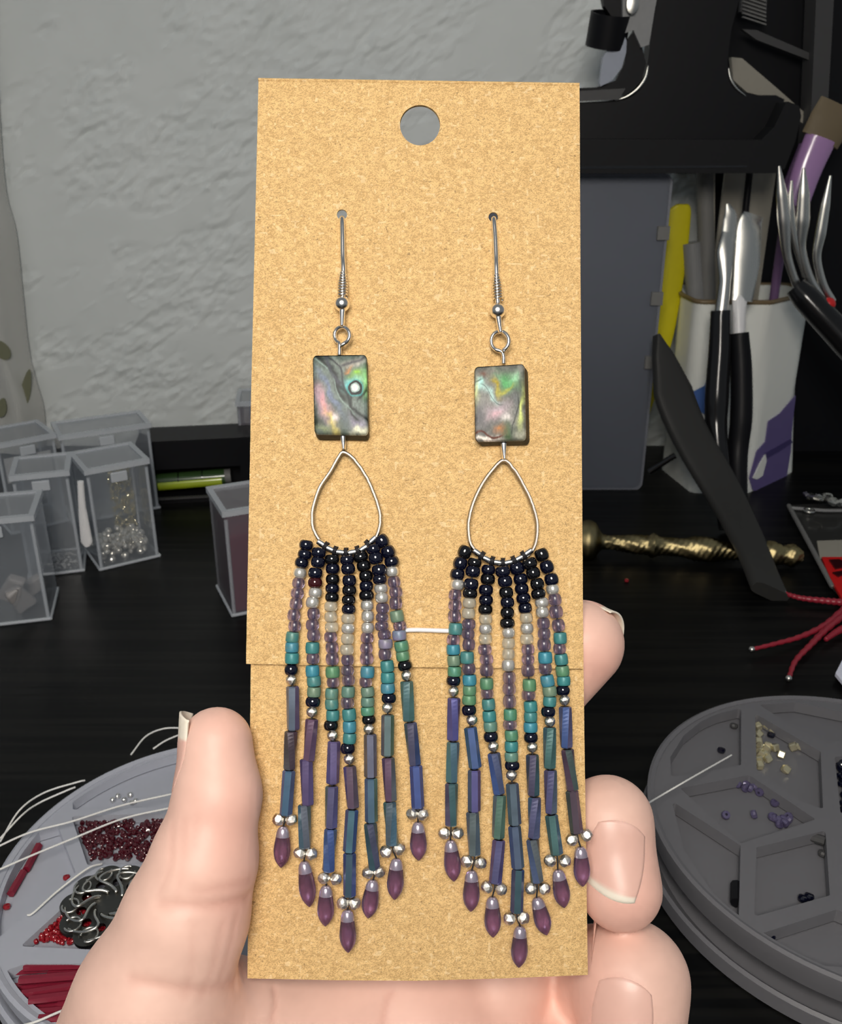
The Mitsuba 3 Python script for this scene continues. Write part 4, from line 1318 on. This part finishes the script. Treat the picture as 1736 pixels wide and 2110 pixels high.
def up_poly(pts, y, thick, bev=None):
    p = np.array([Yp(x, yy, y)[[0, 2]] for x, yy in pts])
    pl = Polygon(p).buffer(0)
    if bev:
        pl = pl.buffer(-bev).buffer(bev, 6)
    return upright(prism(pl, 0, thick), y)


post = [(1362, -60), (1350, 20), (1340, 90), (1336, 125), (1330, 150), (1318, 175), (1300, 193), (1278, 204), (1250, 208), (1120, 215), (1120, 292), (1568, 292), (1590, 262), (1618, 205), (1600, 196), (1560, 196), (1535, 190), (1512, 172), (1502, 150), (1500, 125), (1508, 60), (1540, -60)]
put('post', up_poly(post, .452, .010), 'black_satin', st, smooth=False)
rib = spline(np.array([(1268, 207), (1292, 199), (1314, 183), (1330, 160), (1336, 135)], float), 24)
put('edge_trim', sweep([Yp(x, y, .4515) for x, y in rib], np.sin(np.linspace(.25, math.pi - .25, 24)) * .0011, n=8, ref=[0, 1, 0]), 'steel', st, smooth=True, label='shiny worn edge')
rib = spline(np.array([(1502, 140), (1506, 162), (1518, 182), (1538, 198)], float), 24)
put('edge_trim', sweep([Yp(x, y, .4515) for x, y in rib], np.sin(np.linspace(.25, math.pi - .25, 24)) * .0006, n=8, ref=[0, 1, 0]), 'steel', st, smooth=True)
foot = [(1120, 286), (1570, 288), (1596, 262), (1622, 208), (1648, 218), (1652, 240), (1640, 290), (1618, 348), (1600, 357), (1120, 357)]
put('foot', up_poly(foot, .440, .045, .001), 'black_rough', st, smooth=False)
put('groove', up_poly([(1120, 343), (1540, 341), (1540, 345), (1120, 349)], .4395, .002), 'jet', st, smooth=False)
plate_ = put('bracket', up_poly([(1284, -30), (1284, 70), (1306, 62), (1322, 98), (1338, 92), (1350, 20), (1362, -40)], .446, .003), 'plate_grey', st, smooth=False, label='flat grey metal bracket')
sc_c = Yp(1303, 8, .444)
scr = lathe([(0, 0), (.0030, .0), (.0032, .0006), (.0030, .0018), (0, .0026)], 24)
put('screw', moved(scr, frame_to(sc_c, [0, -1, 0]) @ np.diag([.85, 1.3, 1, 1])), 'steel', plate_, label='pale screw head')
ringc = Yp(1254, 62, .452)
rr_ = .0088
rg = lathe([(rr_ - .0008, -.0066), (rr_, -.0066), (rr_, .0066), (rr_ - .0008, .0066), (rr_ - .0008, -.0066)], 40)
put('cable_ring', moved(rg, frame_to(ringc, [.08, -.25, 1.0])), 'black_satin', st, smooth=40, label='open black ring clip')
put('upper_clip', up_poly([(1240, -20), (1246, 12), (1262, 36), (1286, 44), (1286, -20)], .450, .006, .001), 'black_satin', st, smooth=False)
put('wing', up_poly([(1236, 172), (1243, 118), (1262, 88), (1288, 74), (1292, 84), (1291, 108), (1282, 140), (1262, 166), (1238, 178)], .447, .003), 'blue_grey', st, smooth=False, label='blue grey leaf shaped wing')
put('dark_wing', up_poly([(1230, 180), (1270, 166), (1288, 130), (1292, 85), (1308, 62), (1324, 98), (1332, 130), (1322, 168), (1294, 194), (1258, 205), (1120, 212), (1120, 184)], .4495, .003), 'black_satin', st, smooth=False)
put('ledge', up_poly([(1120, 192), (1290, 182), (1276, 205), (1120, 212)], .4485, .004), 'dark_grey', st, smooth=False)

# dark furniture at the right
cab = thing('cabinet', 'black cabinet side filling the right edge of the wall', 'cabinet')
put('side_panel', up_poly([(1400, -120), (1950, -120), (1950, 1010), (1470, 1010), (1470, 358), (1400, 358)], .5165, .012), 'black_satin', cab, smooth=False)
a_, b_ = Yp(1690, -60, .49), Yp(1660, 560, .49)
put('post', up_poly([(1688, -120), (1726, -120), (1700, 340), (1655, 420), (1672, 240)], .494, .014), 'dark_grey', cab, smooth=False)
put('strap', up_poly([(1508, 118), (1530, 120), (1600, 180), (1668, 240), (1670, 268), (1600, 205), (1540, 190), (1512, 165)], .504, .004), 'beige', cab, smooth=False, label='tan strap running down diagonally')
put('strap', up_poly([(1530, 60), (1560, 62), (1690, 118), (1690, 132), (1560, 82)], .500, .004), 'dark_grey', cab, smooth=False)
gr = put('grille', up_poly([(1532, -30), (1584, -30), (1578, 46), (1526, 24)], .500, .003), 'dark_grey', cab, smooth=False, label='small ribbed grey grille')
for k in range(8):
    y0 = -20 + k * 8
    put('grille_rib', up_poly([(1532, y0 - 3), (1580, y0 + 13), (1580, y0 + 16), (1532, y0)], .498, .002), 'mid_grey', gr, smooth=False)

# the cup
cup = thing('cup', 'white angular cup painted with purple and blue flowers, holding tools', 'cup')
zt = .0975
bot = [(.1350, .486), (.1419, .4495), (.1703, .4481), (.2080, .482), (.200, .508), (.145, .510)]
top_ = [(.1345, .482), (.1365, .460), (.1725, .4585), (.2030, .486), (.200, .512), (.140, .513)]
npr = 8


def loft(rb, rt, z0, z1, n=14, inward=False):
    V, Fx = [], []
    m_ = len(rb)
    for k in range(n + 1):
        t = k / n
        for a, b in zip(rb, rt):
            V.append((a[0] * (1 - t) + b[0] * t, a[1] * (1 - t) + b[1] * t, z0 * (1 - t) + z1 * t))
    for k in range(n):
        for j in range(m_):
            q = [k * m_ + j, k * m_ + (j + 1) % m_, (k + 1) * m_ + (j + 1) % m_, (k + 1) * m_ + j]
            if inward:
                q = q[::-1]
            Fx += [[q[0], q[1], q[2]], [q[0], q[2], q[3]]]
    return V, Fx


def ringof(c, off):
    r = Polygon(c).buffer(-.004).buffer(.004, 6).buffer(off, 4)
    return [tuple(x) for x in np.array([r.exterior.interpolate(t, normalized=True).coords[0] for t in np.linspace(0, 1, 73)[:-1]])]


o_b, o_t = ringof(bot, 0), ringof(top_, 0)
# same start for both rings
roll = lambda r: r[int(np.argmin([abs(math.atan2(y - .478, x - .168) + 2.4) for x, y in r])):] + r[:int(np.argmin([abs(math.atan2(y - .478, x - .168) + 2.4) for x, y in r]))]
ccw = lambda r: r if Polygon(r).exterior.is_ccw else r[::-1]
o_b, o_t, i_b, i_t = [roll(ccw(r)) for r in (o_b, o_t, ringof(bot, -.0025), ringof(top_, -.0022))]
V1, F1 = loft(o_b, o_t, 0, zt)
V2, F2 = loft(i_b, i_t, .003, zt, inward=True)
n1, m_ = len(V1), len(o_b)
F2 = [[a + n1 for a in f] for f in F2]
k1, k2 = n1 - m_, n1 + len(V2) - m_
Fr = []
for j in range(m_):
    a, b = k1 + j, k1 + (j + 1) % m_
    c, d = k2 + (j + 1) % m_, k2 + j
    Fr += [[a, b, c], [a, c, d]]
Vall = V1 + V2 + [(.168, .478, 0), (.168, .478, .003)]
Fr += [[len(Vall) - 2, (j + 1) % m_, j] for j in range(m_)] + [[len(Vall) - 1, n1 + j, n1 + (j + 1) % m_] for j in range(m_)]
put('body', trimesh.Trimesh(np.array(Vall), np.array(F1 + F2 + Fr), process=False), 'ivory', cup, smooth=40)
rp = np.array([(x, y, zt) for x, y in o_t])
put('rim', sweep(rp, .0012, n=8, closed=True, ref=[0, 0, 1]), 'rim_gold', cup, smooth=True, label='worn dark rim')


def face_print(pts, fa, fb, name, bs, label, lift=.0006):
    """A flat print on the cup's face between two corners (index pairs of bottom and top)."""
    A, B = np.array([*bot[fa], 0]), np.array([*bot[fb], 0])
    Ct = np.array([*top_[fa], zt])
    n = nrm(np.cross(B - A, Ct - A))
    if n @ (EYE - A) < 0:
        n = -n
    pr = []
    for x, y in pts:
        r = ray(x, y)
        t = ((A + n * lift - EYE) @ n) / (r @ n)
        pr.append(EYE + r * t)
    put(name, plate(pr, .0004, n), bs, cup, smooth=False, label=label)


face_print([(1552, 1010), (1545, 985), (1560, 930), (1578, 910), (1584, 868), (1608, 852), (1640, 815), (1636, 850), (1632, 890), (1630, 930), (1622, 980), (1600, 1000), (1560, 1014)], 2, 3, 'iris_print', 'print_purple', 'purple painted flower')
face_print([(1576, 935), (1600, 922), (1630, 905), (1634, 912), (1604, 932), (1580, 945)], 2, 3, 'iris_print', 'print_purple_dark', 'dark stroke of the flower', .0012)
face_print([(1552, 985), (1566, 955), (1578, 935), (1580, 950), (1572, 980), (1560, 988)], 2, 3, 'iris_print', 'ivory', 'pale petal of the flower', .0012)
face_print([(1420, 815), (1432, 805), (1452, 795), (1458, 780), (1462, 860), (1440, 845)], 1, 2, 'iris_print', 'print_blue', 'blue painted petal')
# tools standing in and against the cup
ys = spline([Yp(1400, 421, .486), Yp(1400, 440, .4862), Yp(1393, 520, .4865), Yp(1378, 620, .4866), Yp(1360, 710, .4866), Yp(1314, 860, .4866), D(1286, 952, .002)], 60)
put('craft_stick', sweep(ys, .0061 * np.sqrt(np.clip(1 - (1 - np.clip(np.arange(60) / 11., 0.02, 1)) ** 2, 0, 1)), .0017, 18, ref=[0, 1, 0], power=3), 'yellow', smooth=45, label='bright yellow rounded craft stick leaning against the cup', cat='stick')


def tool(name, label, parts, cat_):
    t = thing(name, label, cat_)
    for nm, pts, ra, rb, bs, lb in parts:
        p = spline(pts, 30)
        r1 = np.interp(np.linspace(0, 1, 30), np.linspace(0, 1, len(ra)), ra)
        r2 = r1 if rb is None else np.interp(np.linspace(0, 1, 30), np.linspace(0, 1, len(rb)), rb)
        put(nm, sweep(p, r1, r2, 16, ref=[0, 1, 0]), bs, t, smooth=45, label=lb)
    return t


tool('brush', 'black handled tool with a silver ferrule and blade, left of two before the cup', [
    ('handle', [Yp(1486, 640, .436), Yp(1484, 720, .432), Yp(1478, 820, .426), Yp(1478, 900, .420), D(1500, 1090, .003)], [.0046, .0052, .0056, .005, .004], None, 'black_gloss', None),
    ('ferrule', [Yp(1487, 645, .436), Yp(1494, 580, .440), Yp(1496, 520, .443), Yp(1504, 480, .446)], [.0032, .0028, .0042, .0036], [.003, .0026, .0018, .0012], 'steel', 'silver ferrule'),
    ('blade', [Yp(1500, 500, .445), Yp(1506, 450, .448), Yp(1500, 420, .450)], [.0038, .0034, .0009], [.0014, .0008, .0004], 'steel', 'shiny tip')], 'brush')
tool('brush', 'black handled tool with a flat silver tip, right of two before the cup', [
    ('handle', [Yp(1524, 686, .434), Yp(1528, 760, .430), Yp(1528, 860, .424), Yp(1520, 950, .418), D(1525, 1090, .003)], [.0044, .005, .0052, .0048, .004], None, 'black_satin', None),
    ('ferrule', [Yp(1523, 690, .434), Yp(1524, 640, .437), Yp(1526, 600, .440)], [.0028, .0032, .0040], [.0028, .0024, .0018], 'white_plastic', 'white ferrule'),
    ('blade', [Yp(1530, 620, .438), Yp(1540, 540, .443), Yp(1545, 470, .447), Yp(1553, 442, .449)], [.0050, .0062, .0058, .0050], [.0014, .0012, .001, .0008], 'steel', 'flat silver tip')], 'brush')
for x0, y0, x1_, y1_, r, bs, lb in [(1452, 330, 1448, 640, .0042, 'mid_grey', 'grey plastic rod behind the yellow stick'), (1470, 330, 1466, 640, .0011, 'beige', 'thin pale rod standing in the cup'), (1547, 340, 1572, 640, .0017, 'black_satin', 'thin black rod leaning in the cup'),
                                    (1425, 500, 1420, 640, .0048, 'plate_grey', 'short grey tube just right of the yellow stick'), (1440, 556, 1436, 640, .0023, 'purple_plastic', 'short purple tip just above the cup rim')]:
    a, b = Yp(x0, y0, .486), Yp(x1_, y1_, .478)
    b2 = np.array([.160 + .22 * (b[0] - .150), .484, .022])
    put('rod', sweep([a, b2], r, n=14, ref=[0, 1, 0]), bs, smooth=45, label=lb, cat='rod')
pk = Yp(1540, 420, .500)
put('card_slip', box(.026, .002, .15, (pk[0], .5015, pk[2] - .060)), 'beige', smooth=False, label='beige card standing upright behind the tools in the cup', cat='card')
# three pronged claw tool with a black handle
cl = thing('claw_tool', 'silver pronged tool with a black handle pointing down right, beside the cup', 'tool')
for tp_, rad in [([(1606, 342), (1612, 400), (1617, 455), (1622, 520), (1636, 570), (1652, 606)], [.0006, .0026, .0032, .0022, .0020, .0022]),
                 ([(1657, 346), (1657, 400), (1655, 455), (1652, 510), (1668, 570), (1694, 616)], [.0006, .0028, .0034, .0022, .0022, .0022]),
                 ([(1712, 362), (1702, 420), (1692, 480), (1684, 530), (1696, 585), (1716, 622)], [.0006, .0022, .0026, .0020, .0020, .0020]),
                 ([(1632, 372), (1630, 430), (1640, 500), (1660, 570)], [.0006, .0018, .0018, .0012])]:
    p = spline([Yp(x, y, .440) for x, y in tp_], 40)
    r1 = np.interp(np.linspace(0, 1, 40), np.linspace(0, 1, len(rad)), rad)
    put('prong', sweep(p, r1, r1 * .7, 12, ref=[0, 1, 0]), 'steel', cl, smooth=50)
hp = spline([Yp(1640, 590, .4400), Yp(1690, 645, .434), Yp(1745, 705, .428), Yp(1850, 830, .415), D(1960, 1010, .007)], 40)
put('handle', sweep(hp, np.interp(np.linspace(0, 1, 40), [0, .1, .5, 1], [.0050, .0062, .0068, .006]), n=18, ref=[0, 1, 0]), 'black_gloss', cl, smooth=45)
put('collar', moved(trimesh.creation.icosphere(2, radius=.0032), T().translate(Yp(1708, 627, .4335).tolist()).matrix), 'red', cl, smooth=True, label='small red dot')
# purple brush
pb = [Yp(1640, 425, .470), Yp(1664, 350, .471), Yp(1692, 285, .472)]
tool('wide_brush', 'purple tube brush with flat olive brown bristles, leaning at the right edge', [
    ('grip', [np.array([.186, .487, .012]), Yp(1612, 500, .472), Yp(1640, 425, .470)], [.002, .0024, .003], None, 'purple_dark', None),
    ('sleeve', pb, [.0062, .0072, .0078], [.004, .0045, .0045], 'purple_plastic', 'glossy purple sleeve'),
    ('bristles', [Yp(1690, 290, .472), Yp(1712, 250, .4725), Yp(1730, 215, .473)], [.0098, .0104, .0096], [.0035, .003, .0015], 'bristle', 'olive brown bristles')], 'brush')
put('purple_tube', sweep([Yp(1622, 400, .480), Yp(1662, 300, .482)], .0036, n=14, ref=[0, 1, 0]), 'purple_dark', smooth=45, label='dim purple tube just left of the purple brush', cat='tube')
# the dark grey diagonal bar
ba_ = [Yp(1353, 690, .440), Yp(1374, 760, .434), Yp(1395, 830, .426), Yp(1428, 905, .415), Yp(1490, 1012, .393), Yp(1540, 1110, .365), D(1588, 1222, .004)]
put('support_leg', sweep(spline(ba_, 40), np.interp(np.linspace(0, 1, 40), [0, .10, .28, .45, 1], [.0008, .0050, .0098, .0094, .0088]), .0030, 16, ref=nrm([.25, -1, .3]), power=4), 'bar_grey', smooth=40, label='dark grey diagonal leg crossing in front of the cup', cat='stand leg')
put('thin_rod', sweep([Yp(1338, 972, .448), Yp(1392, 938, .446)], .0016, n=10, ref=[0, 1, 0]), 'jet', smooth=True, label='thin black rod end at the foot of the cup', cat='rod')
# ornate brass tool on the desk
br = thing('ornate_tool', 'ornate antique brass handled tool lying on the desk right of the card', 'tool')
b0, b1 = D(1180, 1112, .007), D(1655, 1146, .006)
bL = np.linalg.norm(b1 - b0)
prof = [(0, 0)]
ctrl = [(0, .004), (.03, .0085), (.07, .0095), (.10, .0085), (.13, .0035), (.16, .0030), (.22, .0034), (.28, .0044), (.33, .0040), (.36, .0056), (.385, .0042), (.42, .0038), (.48, .0040), (.54, .0052), (.60, .0056), (.66, .0042), (.72, .0036), (.80, .0040), (.87, .0058), (.92, .0040), (.96, .0052), (1.0, .0020)]
for t in np.linspace(0, 1, 90):
    prof.append((float(np.interp(t, [c[0] for c in ctrl], [c[1] for c in ctrl])), t * bL))
prof.append((0, bL))
bm = lathe(prof, 28)
v = np.array(bm.vertices)
th = np.arctan2(v[:, 1], v[:, 0])
orn = .00045 * np.sin(th * 6 + v[:, 2] * 900) * np.sin(v[:, 2] * 1500) * (v[:, 2] > .14 * bL)
rad_ = np.hypot(v[:, 0], v[:, 1])
v[:, :2] *= (1 + orn / np.maximum(rad_, .001))[:, None]
put('handle', moved(trimesh.Trimesh(v, bm.faces, process=False), frame_to(b0 + [0, 0, 0], b1 - b0)), 'brass', br, smooth=35)
# zip bag with red things at the right edge
bag = thing('zip_bag', 'clear zip bag with a printed red patch lying at the right edge', 'bag')
bz = [D(1626, 1042, .002), D(1790, 1034, .002), D(1790, 1290, .002), D(1718, 1215, .002)]
put('film', plate(bz, .0006, [0, 0, 1]), 'bag_film', bag, smooth=False)
put('seam', sweep([D(1626, 1042, .003), D(1660, 1105, .003), D(1716, 1208, .003)], .0011, n=8, ref=[0, 0, 1]), 'mid_grey', bag, smooth=True)
put('zip_strip', sweep([D(1632, 1047, .0035), D(1700, 1052, .0035), D(1790, 1052, .0035)], .0009, n=8, ref=[0, 0, 1]), 'plate_grey', bag, smooth=True)
put('zip_ring', moved(trimesh.creation.torus(.0024, .0006), T().translate(D(1668, 1052, .0040).tolist()).matrix), 'steel', bag, smooth=True)
cr = spline([D(1664, 1016, .006), D(1684, 1026, .010), D(1700, 1022, .007), D(1716, 1034, .009), D(1745, 1038, .006)], 50)
cr = cr + (meshkit.noise(cr * 900)[:, None] - .5) * .003
put('crumpled_edge', sweep(cr, .0018 + .0014 * meshkit.noise(cr * 700, 3), .0012, 7, ref=[0, 0, 1]), 'steel', bag, smooth=False, label='crumpled shiny film edge')
put('paper_strip', plate([D(1684, 1116, .003), D(1790, 1112, .003), D(1790, 1150, .003), D(1690, 1150, .003)], .0008, [0, 0, 1]), 'beige', bag, smooth=False, label='beige paper strip')
put('red_patch', plate([D(1694, 1150, .0036), D(1790, 1150, .0036), D(1790, 1300, .0036), D(1735, 1235, .0036), D(1710, 1190, .0036)], .0012, [0, 0, 1]), 'red', bag, smooth=False, label='bright red printed patch')
for pts in ([(1709, 1154), (1730, 1153), (1745, 1160), (1745, 1168), (1722, 1172)], [(1716, 1180), (1740, 1176), (1745, 1182), (1728, 1188)]):
    put('dark_mark', plate([D(x, y, .0046) for x, y in pts], .0006, [0, 0, 1]), 'oxblood', bag, smooth=False)
for pts, rr_, lb in [([(1745, 1242), (1700, 1238), (1650, 1232), (1616, 1222)], .0012, 'red tassel strand pointing left, the highest of the four'), ([(1745, 1250), (1700, 1288), (1650, 1312), (1600, 1326), (1550, 1338)], .0010, 'longest red tassel strand reaching far left'),
                     ([(1745, 1262), (1700, 1300), (1670, 1330), (1640, 1362), (1626, 1398)], .0011, 'red tassel strand curving down to a small bead'), ([(1750, 1290), (1725, 1302), (1702, 1318)], .0012, 'short red tassel strand at the right edge')]:
    tt = thing('tassel_strand', lb, 'tassel', 'red tassel strands')
    p = spline([D(x, y, .003) for x, y in pts], 40)
    put('cord', sweep(p, rr_ * np.linspace(1.25, .7, 40) * (1 + .15 * np.sin(np.arange(40) * 1.9)), n=9, ref=[0, 0, 1]), 'red_tassel', tt, smooth=True)
    if 'right edge' not in lb:
        put('end_bead', moved(trimesh.creation.icosphere(2, radius=.0012), T().translate(p[-1].tolist()).matrix), 'steel', tt, smooth=True)
put('paper_scrap', plate([D(1722, 1390, .003), D(1745, 1345, .003), D(1800, 1345, .003), D(1800, 1450, .003), D(1740, 1412, .003)], .0012, [0, 0, 1]), 'paper', smooth=False, label='corner of pale lilac paper at the right edge above the tray', cat='paper')
put('loose_bead', None, None, shape=shared('redb', SMALL, 'beads_red', 30), to_world=place(D(1292, 1196, .0008), [0, 0, 1], .0010), label='single tiny red bead on the open black desk', cat='bead')

# ------------------------------------------------------------------ lamp behind the camera
lamp = thing('desk_lamp', 'round white desk lamp standing behind the camera', 'lamp')
_ax = nrm((_c[0] + _c[2]) / 2 - LAMP_POS)
lm = frame_to(LAMP_POS, _ax)
scene[lamp + '__diffuser'] = {'type': 'disk', 'to_world': T((lm @ np.diag([LAMP_R, LAMP_R, 1, 1])).tolist()), 'bsdf': {'type': 'ref', 'id': 'lamp_shell'}, 'emitter': {'type': 'area', 'radiance': rgb(*LAMP_L)}}
sh = lathe([(0, -.004), (LAMP_R + .001, -.004), (LAMP_R + .001, .004), (LAMP_R + .004, .004), (LAMP_R + .005, -.02), (.05, -.045), (0, -.05)], 48)
put('shade', moved(sh, lm), 'lamp_shell', lamp)
stem0 = LAMP_POS - _ax * .05
put('stem', sweep(spline([stem0, stem0 + [0, -.05, -.02], [stem0[0], -.27, .30], [stem0[0], -.235, .02]], 40), .007, n=14, ref=[1, 0, 0]), 'lamp_shell', lamp, smooth=True)
put('foot', moved(lathe([(0, 0), (.06, 0), (.06, .012), (.05, .02), (0, .02)], 48), T().translate([stem0[0], -.215, 0]).matrix), 'lamp_shell', lamp)
